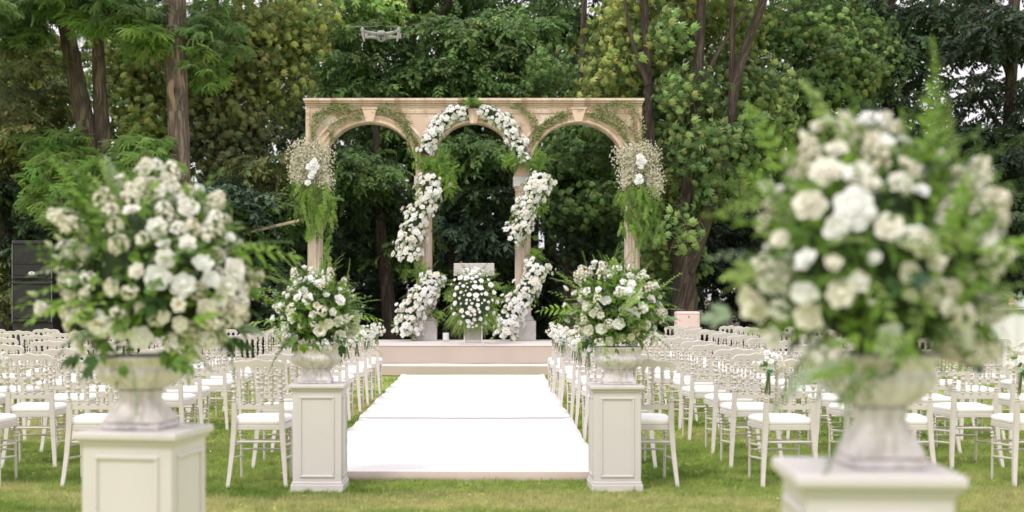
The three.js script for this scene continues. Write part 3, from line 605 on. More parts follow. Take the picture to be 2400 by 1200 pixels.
// a dome of flowers and foliage: measured blooms on its camera side, the same kinds all round
function arrangement(o) {
  setSeed(o.seed);
  const { d } = o, k = d / F, c = at(o.cx, o.cy, d), R = V(o.rx * k, o.ry * k, o.rz * k * 1.0);
  const t = thing('flower_arrangement', o.label, 'flowers', V(c.x, 0, -d), 0, 'flower arrangements in the stone urns');
  const C = V(0, c.y, 0), toL = (dir, f0 = 1) => { const f = f0 * (f0 > 0.84 ? 0.84 + 0.34 * noise2(dir.x * 2.6 + o.seed, dir.y * 2.6 + dir.z * 1.7) : 1); return V(C.x + dir.x * R.x * f, C.y + dir.y * R.y * f, C.z + dir.z * R.z * f); };
  const rd = () => { for (;;) { const v = V(rr(-1, 1), rr(-1, 1), rr(-1, 1)), l = v.length(); if (l < 1 && l > 0.2) { v.divideScalar(l); if (v.y > -0.8) return v; } } };
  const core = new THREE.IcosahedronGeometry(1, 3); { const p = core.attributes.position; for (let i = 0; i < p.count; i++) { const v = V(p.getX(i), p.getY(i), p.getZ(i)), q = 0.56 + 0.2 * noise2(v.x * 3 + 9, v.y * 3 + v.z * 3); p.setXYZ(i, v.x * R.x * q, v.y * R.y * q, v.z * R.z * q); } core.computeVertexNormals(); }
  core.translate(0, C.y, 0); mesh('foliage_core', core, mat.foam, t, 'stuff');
  // inner leaves as one mass
  const fill = new Soup(), fill2 = new Soup();
  for (let i = 0; i < o.fill; i++) { const v = rd(), f = rr(0.55, 0.95), p = toL(v, f), u = rd(); leafInto(i % 3 ? fill : fill2, p, v.clone().add(u.multiplyScalar(1.0)), v, rr(0.05, 0.09) * o.s, rr(0.018, 0.035) * o.s, rr(0, 0.5), 0.3, 2); }
  mesh('foliage', fill.geo(), mat.leafMid, t, 'stuff'); mesh('foliage', fill2.geo(), mat.leafBright, t, 'stuff');
  // measured blooms
  const busy = [];
  for (const [px, py, pr, type, m] of o.blooms) {
    const p = at(px, py, d); let x = (p.x - c.x) / R.x, y = (p.y - c.y) / R.y; const q = x * x + y * y, z = q < 0.98 ? Math.sqrt(1 - q) : 0.1; const sc = q > 1 ? 1 : 1;
    const n = V(x * sc / R.x * 0.4, y * sc / R.y * 0.4, z / R.z * 0.4).normalize(), P = V(C.x + x * R.x, C.y + y * R.y, z * R.z * 0.98);
    P.x = (c.x + P.x) * (1 - P.z / d) - c.x; P.y = EYE + (P.y - EYE) * (1 - P.z / d);          // keep its measured place although it stands in front of the centre
    const dir = n.clone().add(V(rr(-0.25, 0.25), rr(-0.1, 0.45), 0.35)).normalize();
    putBloom(t, type ?? 'full', P, type === 'bud' ? n.add(V(0, 0.5, 0)) : dir, pr * k * (type === 'bud' ? 1.3 : 1.12), m ? mat[m] : pick([mat.petal, mat.petal, mat.ivory])); busy.push([P, pr * k]);
  }
  // the rest of the dome
  const freeAt = (P, r) => busy.every(([q, s]) => q.distanceTo(P) > (r + s) * 0.82);
  for (let i = 0, n = 0; i < 900 && n < o.extra; i++) {
    const v = rd(); const P = toL(v, rr(0.9, 1.04)), r = rr(0.026, 0.042) * o.s; if (!freeAt(P, r)) continue; busy.push([P, r]); n++;
    const ty = pick(['full', 'full', 'half', 'open', 'bud']); putBloom(t, ty, P, v.clone().add(V(rr(-0.3, 0.3), rr(0, 0.6), rr(-0.3, 0.3))), ty === 'bud' ? r * 0.8 : r, pick([mat.petal, mat.ivory, mat.cream]));
  }
  for (let i = 0, n = 0; i < 4000 && n < o.spikes; i++) {
    const v = rd(); const P = toL(v, rr(0.86, 1.08)), r = 0.024 * o.s; if (!freeAt(P, r)) continue; busy.push([P, r * 0.75]); n++;
    putGeo(t, 'blossom_spray', pick(rnd() < 0.5 ? SPIKE : CLUSTER), P, v.clone().add(V(rr(-0.6, 0.6), rr(-0.1, 0.9), rr(-0.6, 0.6))), V(0, 0, 1), o.s * rr(0.65, 1.0), pick([mat.ivory, mat.cream, mat.blush]));
  }
  for (let i = 0; i < o.sprigs; i++) {
    const v = rd(), ty = pick(['ruscus', 'ruscus', 'fern', 'broad', 'broad', 'ash', 'airy', 'round']), P = toL(v, rr(0.66, 0.92)), g = pick(SPRIG[ty]);
    putGeo(t, 'leaf_sprig', g, P, v.clone().add(V(rr(-0.5, 0.5), rr(-0.3, 0.6), rr(-0.5, 0.5))), v.clone().add(V(0, 0.8, 0)), o.s * rr(0.65, 1.0), pick([mat.leafMid, mat.leafMid, mat.leafBright, mat.leafLime, ty === 'round' ? mat.leafGrey : mat.leafDark]));
  }
  for (let i = 0; i < (o.loose ?? 30); i++) {                  // loose ends standing out of the dome
    const v = rd(); if (v.y < -0.35) continue;
    putGeo(t, 'leaf_sprig', pick(SPRIG[pick(['airy', 'ruscus', 'trail', 'airy', 'fern'])]), toL(v, 0.84), v.clone().add(V(rr(-0.35, 0.35), rr(0, 0.6), rr(-0.35, 0.35))), v.clone().add(V(0, 0.8, 0)), o.s * rr(0.75, 1.2), pick([mat.leafBright, mat.leafMid, mat.leafLime]));
    if (i % 3 === 0) { const f = toL(v, 0.84).addScaledVector(v, 0.12 * o.s); putBloom(t, 'bud', f, v.clone().add(V(0, 0.5, 0)), 0.014 * o.s, pick([mat.ivory, mat.budGreen, mat.petal])); }
  }
  // measured sprigs: from, to, kind, size factor, material
  for (const [x0, y0, x1, y1, ty, m, back = 0] of o.shoots) {
    const a = at(x0, y0, d), b = at(x1, y1, d), A = V(a.x - c.x, a.y, back), dir = b.clone().sub(a), g = pick(SPRIG[ty]); g.boundingBox ?? g.computeBoundingBox();
    const L = dir.length() / g.boundingBox.max.y; dir.add(V(0, 0, rr(-0.02, 0.04)));
    putGeo(t, 'leaf_sprig', g, A, dir, V(0.1, dir.y > Math.abs(dir.x) ? 0.2 : 0.9, 0.8), L, mat[m]);
  }
  return t;
}

// ───────────────────────── pedestals and urns ─────────────────────────
function pedestal(label, px, d, w, h, turn, dx = 0) {
  const t = thing('pedestal', label, 'pedestal', V((px - CX) * d / F + dx, 0, -d - w / 2), turn, 'cream panelled pedestals'), m = mat.paint;
  mesh('plinth_moulding', mv(rbox(w + 0.028, 0.055, w + 0.028, 0.006), 0, 0.0275, 0), m, t);
  mesh('plinth_moulding', mv(rbox(w + 0.014, 0.02, w + 0.014, 0.008), 0, 0.064, 0), m, t);
  mesh('pedestal_body', mv(rbox(w, h - 0.03 - 0.073, w, 0.005), 0, 0.073 + (h - 0.103) / 2, 0), m, t);
  mesh('top_slab', mv(rbox(w + 0.05, 0.03, w + 0.05, 0.01, 3), 0, h - 0.015, 0), m, t);
  mesh('top_bead', mv(rbox(w + 0.02, 0.018, w + 0.02, 0.008), 0, h - 0.038, 0), m, t);
  const b = w * 0.185, y0 = 0.11, y1 = h - 0.09, hw = w / 2 - b, e = 0.014, raise = 0.009;
  for (let f = 0; f < 4; f++) {
    const p = new THREE.Group(); p.name = 'side_panel'; p.rotation.y = f * PI / 2; t.add(p);
    const strip = (W, H, x, y) => mesh('moulding', mv(rbox(W, H, raise * 2, 0.005), x, y, w / 2), m, p);
    strip(hw * 2 + 2 * e, e, 0, y0); strip(hw * 2 + 2 * e, e, 0, y1);
    strip(e, y1 - y0 - e - 0.001, -hw - e / 2, (y0 + y1) / 2); strip(e, y1 - y0 - e - 0.001, hw + e / 2, (y0 + y1) / 2);
  }
  return t;
}
function urn(label, px, d, y, wRim, h, turn = 0, squat = false) {
  const t = thing('stone_urn', label, 'urn', V((px - CX) * d / F, y, -d), turn, 'weathered stone urns on the pedestals'), m = mat.cement, R = wRim / 2, b = R * (squat ? 1.3 : 1.22);
  mesh('urn_foot', mv(rbox(b, h * 0.10, b, 0.008), 0, h * 0.05, 0), m, t);
  // square-to-round spreading foot
  const fs = new Soup(), lev = squat ? [[0.08, 0.52, 0.1], [0.13, 0.51, 0.2], [0.2, 0.46, 0.35], [0.28, 0.43, 0.6], [0.34, 0.425, 1], [0.37, 0.45, 1], [0.4, 0.42, 1]] : [[0.102, 0.52, 0.1], [0.16, 0.50, 0.2], [0.24, 0.44, 0.5], [0.34, 0.37, 0.8], [0.43, 0.345, 1], [0.47, 0.37, 1], [0.5, 0.40, 1], [0.53, 0.37, 1]], sg = 32;
  lev.forEach(([v, r, ro]) => { for (let j = 0; j <= sg; j++) { const a = j / sg * 2 * PI, q = 1 / Math.pow(Math.pow(Math.abs(Math.cos(a)), lerp(9, 2, ro)) + Math.pow(Math.abs(Math.sin(a)), lerp(9, 2, ro)), 1 / lerp(9, 2, ro)); fs.v(Math.cos(a) * q * r * b, v * h, Math.sin(a) * q * r * b, a * R, v * h); } });
  for (let k = 0; k + 1 < lev.length; k++) for (let j = 0; j < sg; j++) { const a = k * (sg + 1) + j; fs.q(a, a + sg + 1, a + sg + 2, a + 1); }
  mesh('urn_stem', fs.geo(), m, t);
  const bs = new Soup(), prof = squat ? [[0.39, 0.5], [0.43, 0.66], [0.49, 0.83], [0.56, 0.945], [0.64, 1.0], [0.70, 1.0], [0.72, 0.955], [0.76, 0.92], [0.82, 0.92], [0.88, 0.955], [0.93, 1.0], [0.985, 1.0], [1.0, 0.98], [1.0, 0.9], [0.9, 0.82], [0.85, 0.2]] : [[0.53, 0.40], [0.56, 0.52], [0.61, 0.68], [0.67, 0.81], [0.74, 0.885], [0.80, 0.90], [0.82, 0.86], [0.88, 0.87], [0.92, 0.93], [0.955, 0.995], [0.98, 1.0], [1.0, 0.98], [1.0, 0.9], [0.9, 0.82], [0.85, 0.2]], sb = 96;
  prof.forEach(([v, r], q) => { for (let j = 0; j <= sb; j++) { const a = j / sb * 2 * PI, g = q < 6 && q > 0 ? 1 + 0.075 * (Math.abs(Math.sin(a * 9)) - 0.5) : 1; bs.v(Math.cos(a) * R * r * g, v * h, Math.sin(a) * R * r * g, a * R, v * h); } });
  for (let k = 0; k + 1 < prof.length; k++) for (let j = 0; j < sb; j++) { const a = k * (sb + 1) + j; bs.q(a, a + sb + 1, a + sb + 2, a + 1); }
  mesh('bowl', bs.geo(), m, t);
  return t;
}
const MID = 9.38;
pedestal('cream panelled pedestal at the left front corner of the carpet', 744, MID, 0.335, 0.742, -0.02);
pedestal('cream panelled pedestal at the right front corner of the carpet', 1446, MID, 0.325, 0.735, 0.02);
pedestal('large blurred cream pedestal close to the camera, on the speaker side', 297, 4.8, 0.335, 0.866, -0.16, 0.025);
pedestal('very close blurred pedestal under the tallest flowers, its top slab alone showing', 2074, 3.0, 0.322, 0.95, -0.06);
urn('small weathered fluted urn on the pedestal left of the carpet', 741, MID + 0.17, 0.742, 0.345, 0.262, 0, true);
urn('small weathered fluted urn on the pedestal right of the carpet', 1449, MID + 0.17, 0.735, 0.345, 0.262, 0, true);
urn('blurred wide stone urn under the large round bouquet on the speaker side', 330, 4.97, 0.866, 0.352, 0.264, -0.16);
urn('blurred pale stone urn nearest the camera with leaves hanging over it', 2062, 3.17, 0.95, 0.275, 0.259, 0.02);

arrangement({ seed: 301, label: 'rounded bouquet of white lisianthus and greenery in the small left urn', d: MID + 0.17, cx: 738, cy: 735, rx: 88, ry: 92, rz: 85, s: 1, fill: 900, extra: 26, spikes: 62, sprigs: 85,
  blooms: [[714, 631, 12, 'half'], [699, 661, 13], [724, 658, 15], [745, 665, 13], [712, 684, 14], [721, 702, 15, 'open'], [778, 731, 15, 'half'], [792, 753, 14], [769, 759, 14, 'full', 'cream'], [750, 773, 17, 'open'], [685, 743, 15], [669, 767, 15], [796, 704, 15], [796, 784, 15], [818, 783, 14], [747, 812, 10, 'bud'], [678, 695, 11, 'half'], [641, 749, 13], [645, 777, 14], [660, 715, 10], [765, 690, 9], [690, 790, 12, 'full', 'cream'], [820, 745, 10, 'bud'], [734, 738, 10, 'full', 'cream'], [668, 690, 9, 'half'], [756, 640, 8, 'bud'], [800, 812, 13]],
  shoots: [[690, 690, 628, 612, 'airy', 'leafMid'], [700, 680, 645, 640, 'airy', 'leafMid'], [735, 660, 770, 628, 'ash', 'leafMid'], [790, 720, 855, 700, 'ash', 'leafMid'], [800, 745, 896, 728, 'ash', 'leafBright', 0.05], [780, 760, 870, 752, 'ash', 'leafBright', 0.08], [712, 800, 690, 822, 'broad', 'leafMid', 0.28], [725, 795, 725, 828, 'broad', 'leafBright', 0.3], [740, 795, 765, 815, 'broad', 'leafMid', 0.28], [715, 795, 672, 800, 'broad', 'leafMid', 0.26], [660, 730, 625, 720, 'airy', 'leafMid'], [790, 690, 830, 665, 'airy', 'leafMid'], [760, 650, 800, 615, 'fern', 'leafMid'], [700, 640, 690, 605, 'airy', 'leafLime'], [810, 800, 805, 835, 'broad', 'leafDark', 0.2], [690, 800, 655, 812, 'ruscus', 'leafMid', 0.15], [735, 720, 760, 700, 'fern', 'leafBright', 0.26], [735, 725, 700, 715, 'fern', 'leafMid', 0.26]] });
arrangement({ seed: 302, label: 'rounded bouquet of white ranunculus and greenery in the small right urn', d: MID + 0.17, cx: 1445, cy: 728, rx: 98, ry: 98, rz: 88, s: 1, fill: 950, extra: 28, spikes: 48, sprigs: 100,
  blooms: [[1394, 621, 14, 'half'], [1447, 630, 14], [1430, 651, 11, 'half'], [1477, 647, 11], [1462, 662, 10], [1478, 667, 13], [1483, 695, 17, 'open'], [1470, 683, 12], [1328, 677, 9, 'bud'], [1349, 690, 12, 'half'], [1420, 704, 13], [1526, 702, 13], [1544, 716, 13], [1507, 722, 15], [1466, 725, 15], [1486, 736, 17], [1549, 746, 14], [1514, 761, 13, 'full', 'ivory'], [1531, 772, 12], [1450, 759, 15], [1409, 771, 14], [1381, 774, 14], [1376, 799, 13], [1429, 799, 12, 'full', 'ivory'], [1367, 818, 11, 'half'], [1376, 718, 12], [1402, 680, 9], [1528, 794, 11, 'full', 'cream'], [1331, 747, 11], [1327, 714, 9, 'half'], [1500, 690, 10], [1440, 690, 8, 'bud'], [1390, 735, 10, 'full', 'cream'], [1480, 790, 10, 'full', 'cream'], [1350, 660, 7, 'bud']],
  shoots: [[1380, 650, 1368, 588, 'airy', 'leafMid'], [1400, 640, 1392, 596, 'airy', 'leafLime'], [1340, 705, 1290, 672, 'ruscus', 'leafMid'], [1350, 730, 1258, 708, 'ash', 'leafBright', 0.05], [1345, 740, 1290, 745, 'ash', 'leafBright', 0.04], [1490, 660, 1528, 610, 'fern', 'leafLime'], [1500, 680, 1560, 660, 'fern', 'leafMid'], [1450, 640, 1478, 588, 'airy', 'leafMid'], [1535, 750, 1585, 735, 'broad', 'leafGrey'], [1540, 760, 1582, 765, 'ruscus', 'leafBright'], [1430, 810, 1445, 825, 'broad', 'leafMid', 0.28], [1490, 800, 1500, 815, 'broad', 'leafMid', 0.26], [1360, 800, 1345, 812, 'broad', 'leafLime', 0.2], [1440, 700, 1465, 690, 'broad', 'leafBright', 0.27], [1440, 720, 1462, 735, 'broad', 'leafMid', 0.27], [1395, 690, 1370, 660, 'ruscus', 'leafMid', 0.2], [1405, 650, 1420, 620, 'ruscus', 'leafMid', 0.15], [1500, 805, 1540, 800, 'ruscus', 'leafBright', 0.15]] });
arrangement({ seed: 303, label: 'big out-of-focus dome of white and cream flowers on the speaker side', d: 4.97, cx: 355, cy: 645, rx: 215, ry: 215, rz: 190, s: 0.94, fill: 1000, extra: 24, spikes: 125, sprigs: 100, loose: 22,
  blooms: [[441, 489, 27], [463, 448, 20, 'half'], [368, 534, 27, 'full', 'ivory'], [536, 562, 21, 'half'], [548, 632, 29], [494, 654, 22], [368, 651, 32], [430, 668, 31], [530, 671, 29, 'full', 'ivory'], [388, 606, 26], [475, 617, 24], [205, 594, 28, 'half'], [173, 659, 25], [232, 760, 36, 'open'], [277, 770, 30, 'open'], [330, 788, 30], [187, 799, 32, 'full', 'ivory'], [109, 721, 34, 'half'], [321, 634, 20, 'full', 'cream'], [262, 672, 22, 'full', 'cream'], [483, 721, 23, 'full', 'cream'], [440, 570, 22, 'full', 'ivory'], [335, 560, 18, 'full', 'cream'], [140, 560, 14, 'bud', 'budGreen'], [118, 575, 14, 'bud', 'budGreen'], [80, 690, 15, 'bud', 'budGreen'], [135, 605, 14, 'bud', 'budGreen'], [480, 560, 18, 'half', 'cream'], [155, 730, 25, 'full', 'ivory'], [160, 760, 20, 'full', 'cream'], [330, 720, 22, 'half'], [295, 460, 16, 'half', 'cream'], [380, 868, 18, 'half'], [440, 830, 22, 'full', 'cream'], [200, 690, 18, 'full', 'cream'], [515, 700, 20, 'full', 'ivory']],
  shoots: [[275, 470, 245, 360, 'trail', 'leafGrey'], [262, 440, 240, 370, 'trail', 'leafLime'], [290, 480, 275, 400, 'ruscus', 'leafLime'], [240, 560, 190, 470, 'ruscus', 'leafLime'], [200, 610, 110, 560, 'airy', 'leafLime'], [190, 640, 100, 590, 'ruscus', 'leafLime'], [160, 720, 60, 690, 'ruscus', 'leafBright'], [400, 500, 395, 425, 'ruscus', 'leafLime'], [520, 600, 700, 560, 'ash', 'leafBright'], [520, 590, 640, 550, 'ash', 'leafBright'], [540, 640, 640, 610, 'ruscus', 'leafBright'], [530, 700, 610, 660, 'broad', 'leafMid'], [540, 760, 620, 765, 'broad', 'leafGrey'], [500, 790, 600, 800, 'broad', 'leafDark'], [360, 850, 372, 960, 'airy', 'leafGrey', 0.3], [290, 830, 220, 870, 'broad', 'leafDark', 0.25], [200, 830, 130, 850, 'broad', 'leafDark'], [340, 840, 360, 870, 'broad', 'leafMid', 0.35], [440, 830, 500, 850, 'broad', 'leafMid', 0.3], [350, 600, 300, 540, 'fern', 'leafMid', 0.32], [300, 620, 270, 560, 'ruscus', 'leafMid', 0.33], [480, 750, 540, 720, 'broad', 'leafBright', 0.28]] });
arrangement({ seed: 304, label: 'tallest blurred mound of white flowers with high green sprigs nearest the camera', d: 3.17, cx: 2060, cy: 610, rx: 268, ry: 300, rz: 225, s: 0.79, fill: 1000, extra: 16, spikes: 92, sprigs: 125, loose: 22,
  blooms: [[2037, 305, 50, 'half', 'petal'], [2068, 347, 38, 'half', 'petal'], [2005, 490, 50, 'full', 'petal'], [1963, 536, 42, 'half', 'petal'], [1939, 403, 40, 'full', 'cream'], [1897, 480, 42, 'full', 'cream'], [2040, 431, 27, 'full', 'cream'], [1886, 683, 44, 'half', 'petal'], [1770, 711, 48, 'full', 'cream'], [1800, 735, 38, 'half', 'ivory'], [2068, 788, 56, 'half', 'petal'], [2240, 781, 52, 'half', 'petal'], [2278, 459, 22, 'bud', 'cream'], [2275, 533, 28, 'half'], [2047, 606, 24, 'half'], [2012, 660, 36, 'half', 'ivory'], [2082, 536, 38, 'full', 'cream'], [1886, 326, 22, 'bud', 'cream'], [1928, 298, 34, 'full', 'cream'], [2194, 522, 21, 'half'], [2166, 571, 36, 'full', 'cream'], [1970, 690, 36, 'full', 'cream'], [2320, 641, 30, 'full', 'cream'], [1950, 620, 30, 'half', 'cream'], [1895, 745, 32, 'full', 'cream'], [2130, 640, 26, 'full', 'cream'], [1810, 790, 30, 'full', 'ivory'], [2190, 610, 28, 'full', 'cream'], [1830, 560, 24, 'full', 'cream'], [2010, 410, 34, 'full', 'ivory'], [1960, 350, 26, 'full', 'cream'], [2130, 690, 24, 'half', 'cream'], [2100, 880, 18, 'half', 'cream'], [2290, 720, 30, 'full', 'ivory']],
  shoots: [[2190, 420, 2205, 80, 'fern', 'leafBright'], [2160, 430, 2195, 190, 'ruscus', 'leafBright'], [2230, 430, 2235, 230, 'fern', 'leafLime'], [2130, 420, 2120, 280, 'ruscus', 'leafBright'], [1850, 420, 1775, 235, 'ash', 'leafBright'], [1870, 400, 1850, 300, 'ruscus', 'leafBright'], [1800, 480, 1680, 470, 'ash', 'leafLime'], [1820, 470, 1740, 390, 'ash', 'leafBright'], [1780, 600, 1655, 580, 'ruscus', 'leafGrey'], [1790, 640, 1690, 630, 'broad', 'leafLime'], [1730, 740, 1640, 730, 'broad', 'leafGrey'], [2240, 480, 2310, 350, 'airy', 'leafBright'], [2270, 560, 2350, 590, 'ruscus', 'leafBright'], [2230, 500, 2260, 380, 'fern', 'leafBright', 0.1], [1920, 830, 1790, 895, 'trail', 'leafGrey', 0.2], [1960, 830, 1850, 900, 'ash', 'leafMid', 0.2], [2000, 840, 1900, 930, 'trail', 'leafMid', 0.2], [2000, 850, 1960, 950, 'ruscus', 'leafMid', 0.2], [1950, 850, 1840, 860, 'trail', 'leafBright', 0.2], [1960, 780, 1880, 800, 'trail', 'leafBright', 0.22], [2150, 560, 2200, 420, 'trail', 'leafBright', 0.2], [2180, 600, 2260, 500, 'trail', 'leafBright', 0.18], [2130, 480, 2160, 360, 'ruscus', 'leafBright', 0.15], [2230, 650, 2290, 600, 'trail', 'leafBright', 0.15], [1870, 560, 1800, 530, 'trail', 'leafMid', 0.15], [1880, 470, 1820, 430, 'trail', 'leafBright', 0.12], [2110, 670, 2050, 640, 'broad', 'leafBlue', 0.24], [2120, 560, 2180, 480, 'fern', 'leafBright', 0.25], [2160, 700, 2260, 640, 'fern', 'leafBright', 0.22], [2150, 660, 2180, 600, 'ruscus', 'leafMid', 0.25], [2240, 860, 2330, 840, 'broad', 'leafDark'], [1950, 900, 1880, 1100, 'airy', 'leafMid', 0.2], [2170, 470, 2120, 400, 'ruscus', 'leafBright', 0.15], [2300, 620, 2345, 660, 'broad', 'leafMid']] });

// ───────────────────────── flowers on the arch ─────────────────────────
function garland({ seed: sd, name = 'flower_garland', label, pts, z = AZ, front = 0.14, w, n, leaves, r = [6, 9.5], sm: mats = [mat.petal, mat.petal, mat.ivory, mat.cream], back = 0.35 }) {
  setSeed(sd);
  const k = z / F, P = pts.map(([x, y, f = front]) => at(x, y, z).add(V(0, 0, f))), o = P[P.length - 1];
  const t = thing(name, label, 'garland', o.clone(), 0), c = new THREE.CatmullRomCurve3(P.map((p) => p.clone().sub(o)));
  const R = w * k / 2, ps = [], fo = new Soup(), fo2 = new Soup();
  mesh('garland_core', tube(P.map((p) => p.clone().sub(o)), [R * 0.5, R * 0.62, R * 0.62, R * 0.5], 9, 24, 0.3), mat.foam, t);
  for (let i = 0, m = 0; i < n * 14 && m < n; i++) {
    const u = rnd(), p = c.getPointAt(u), T = c.getTangentAt(u), X = new THREE.Vector3().crossVectors(T, V(0, 0, 1)).normalize(), a = rr(-0.62, PI + 0.62), wv = R * (0.78 + 0.5 * noise2(u * 11, sd + (a > PI / 2 ? 5 : 0))) * rr(0.8, 1.15) * (rnd() < 0.06 ? 1.35 : 1);
    const d = X.clone().multiplyScalar(Math.cos(a)).addScaledVector(V(0, 0, 1), Math.sin(a)).normalize(), q = p.clone().addScaledVector(d, wv), rad = rr(...r) * k * (rnd() < 0.3 ? 0.62 : 1.05);
    if (ps.some(([b, s]) => b.distanceTo(q) < (s + rad) * 0.62)) continue;
    ps.push([q, rad]); m++;
    putBloom(t, 'small', q, d.clone().add(V(rr(-0.35, 0.35), rr(-0.1, 0.6), 0.25)), rad, pick(mats));
  }
  for (let i = 0; i < leaves; i++) {
    const u = rnd(), p = c.getPointAt(u), T = c.getTangentAt(u), X = new THREE.Vector3().crossVectors(T, V(0, 0, 1)).normalize(), a = rr(-back, PI + back);
    const d = X.clone().multiplyScalar(Math.cos(a)).addScaledVector(V(0, 0, 1), Math.sin(a)).addScaledVector(T, rr(-0.6, 0.6)).normalize();
    leafInto(i % 2 ? fo : fo2, p.clone().addScaledVector(d, R * rr(0.65, 1.1)), d.clone().add(V(rr(-0.5, 0.5), rr(-0.6, 0.3), rr(-0.3, 0.3))), V(0, 0.4, 1), rr(0.07, 0.13), rr(0.025, 0.045), 0.3, 0.25, 2);
  }
  if (leaves) { mesh('foliage', fo.geo(), mat.leafBright, t, 'stuff'); mesh('foliage', fo2.geo(), mat.leafMid, t, 'stuff'); }
  return [t, o];
}
function sprays(t, o, list) {                          // sprigs given as picture points at the arch
  for (const [x0, y0, x1, y1, ty, m, f = 0.12] of list) {
    const a = at(x0, y0, AZ), b = at(x1, y1, AZ), dir = b.sub(a), g = pick(SPRIG[ty]); g.boundingBox ?? g.computeBoundingBox();
    putGeo(t, 'leaf_sprig', g, a.sub(o).add(V(0, 0, f)), dir.add(V(0, 0, rr(-0.03, 0.08))), V(0.05, 0.35, 0.9), dir.length() / g.boundingBox.max.y, mat[m]);
  }
}
const tuft = (x, y, rx, ry, n, ty, ms, len, drop = 0) => { const l = []; for (let i = 0; i < n; i++) { const a = rr(0, 6.28), q = Math.sqrt(rnd()), px = x + Math.cos(a) * rx * q, py = y + Math.sin(a) * ry * q, b = rr(0, 6.28), L = len * rr(0.6, 1.2); l.push([px, py, px + Math.cos(b) * L, py + Math.sin(b) * L * (1 - drop) + L * drop, pick(ty), pick(ms), rr(0.04, 0.3)]); } return l; };
{
  let [t, o] = garland({ seed: 401, label: 'white hydrangea garland on the left half of the central arch', pts: [[1097, 262, 0.09], [1062, 270, 0.09], [1028, 297, 0.09], [1007, 335, 0.09], [1000, 362, 0.09]], w: 31, n: 92, leaves: 50, r: [6.5, 9.5], sm: [mat.petal, mat.petal, mat.petal, mat.ivory] });
  [t, o] = garland({ seed: 402, label: 'white hydrangea garland on the right half of the central arch', pts: [[1124, 260, 0.09], [1158, 271, 0.09], [1190, 296, 0.09], [1212, 335, 0.09], [1226, 382, 0.09]], w: 32, n: 103, leaves: 50, r: [6.5, 9.5], sm: [mat.petal, mat.petal, mat.petal, mat.ivory] });
  [t, o] = garland({ seed: 403, label: 'slanting white rose garland high on the inner left column', pts: [[1018, 415, 0.13], [1006, 450, 0.2], [990, 495, 0.2], [968, 550, 0.16], [956, 610, 0.13]], w: 50, n: 182, leaves: 110 });
  sprays(t, o, [...tuft(1035, 390, 30, 16, 90, ['ash', 'trail'], ['leafMid', 'leafMid', 'leafBright'], 26), ...tuft(995, 385, 30, 10, 55, ['ash', 'trail'], ['leafMid', 'leafBright'], 24), ...tuft(1048, 420, 14, 26, 76, ['ash', 'trail'], ['leafMid', 'leafBright'], 26, 0.5), [1052, 440, 1066, 480, 'ash', 'leafMid'], [1030, 500, 1008, 545, 'ruscus', 'leafMid'], [1015, 560, 1018, 600, 'airy', 'leafLime'], [950, 540, 935, 555, 'ruscus', 'leafMid'], [950, 610, 965, 650, 'ruscus', 'leafMid'], [955, 625, 945, 665, 'ash', 'leafMid'], [975, 400, 960, 375, 'airy', 'leafMid']]);
  [t, o] = garland({ seed: 404, label: 'slanting white rose garland low on the inner left column, reaching the stage', pts: [[1022, 642, 0.13], [1010, 672, 0.22], [985, 705, 0.25], [958, 745, 0.22], [944, 786, 0.2]], w: 50, n: 168, leaves: 110 });
  sprays(t, o, [...tuft(985, 640, 22, 14, 48, ['ash', 'trail'], ['leafMid', 'leafBright'], 22), ...tuft(1022, 735, 14, 14, 31, ['ash', 'trail'], ['leafMid', 'leafBright'], 22, 0.3), [955, 690, 935, 700, 'ruscus', 'leafMid'], [960, 720, 936, 735, 'ash', 'leafMid'], [1015, 628, 1026, 612, 'airy', 'leafLime'], [940, 770, 925, 785, 'ruscus', 'leafMid']]);
  [t, o] = garland({ seed: 405, label: 'slanting white rose garland high on the inner right column', pts: [[1270, 412, 0.12], [1252, 450, 0.2], [1232, 500, 0.22], [1214, 545, 0.16], [1194, 560, 0.13]], w: 48, n: 179, leaves: 110 });
  sprays(t, o, [...tuft(1205, 378, 20, 10, 55, ['ash', 'trail'], ['leafMid', 'leafBright'], 24), ...tuft(1255, 378, 26, 16, 83, ['ash', 'trail'], ['leafMid', 'leafMid', 'leafBright'], 24), ...tuft(1264, 470, 10, 36, 55, ['ash', 'trail'], ['leafMid', 'leafBright'], 22, 0.4), ...tuft(1205, 500, 8, 26, 27, ['ash', 'trail'], ['leafMid'], 20, 0.4), [1190, 575, 1188, 592, 'ruscus', 'leafMid'], [1245, 555, 1262, 560, 'broad', 'leafMid'], [1250, 575, 1258, 600, 'ruscus', 'leafMid']]);
  [t, o] = garland({ seed: 406, label: 'slanting white rose garland low on the inner right column, reaching the stage', pts: [[1262, 615, 0.14], [1248, 650, 0.22], [1222, 700, 0.25], [1192, 745, 0.22], [1180, 788, 0.2]], w: 50, n: 179, leaves: 110 });
  sprays(t, o, [...tuft(1258, 600, 14, 10, 35, ['ash', 'trail'], ['leafMid', 'leafBright'], 20), ...tuft(1195, 680, 12, 16, 35, ['ash', 'trail'], ['leafMid'], 20, 0.3), [1180, 730, 1160, 742, 'ruscus', 'leafMid'], [1180, 760, 1155, 768, 'ash', 'leafBright'], [1255, 690, 1262, 715, 'ruscus', 'leafMid']]);
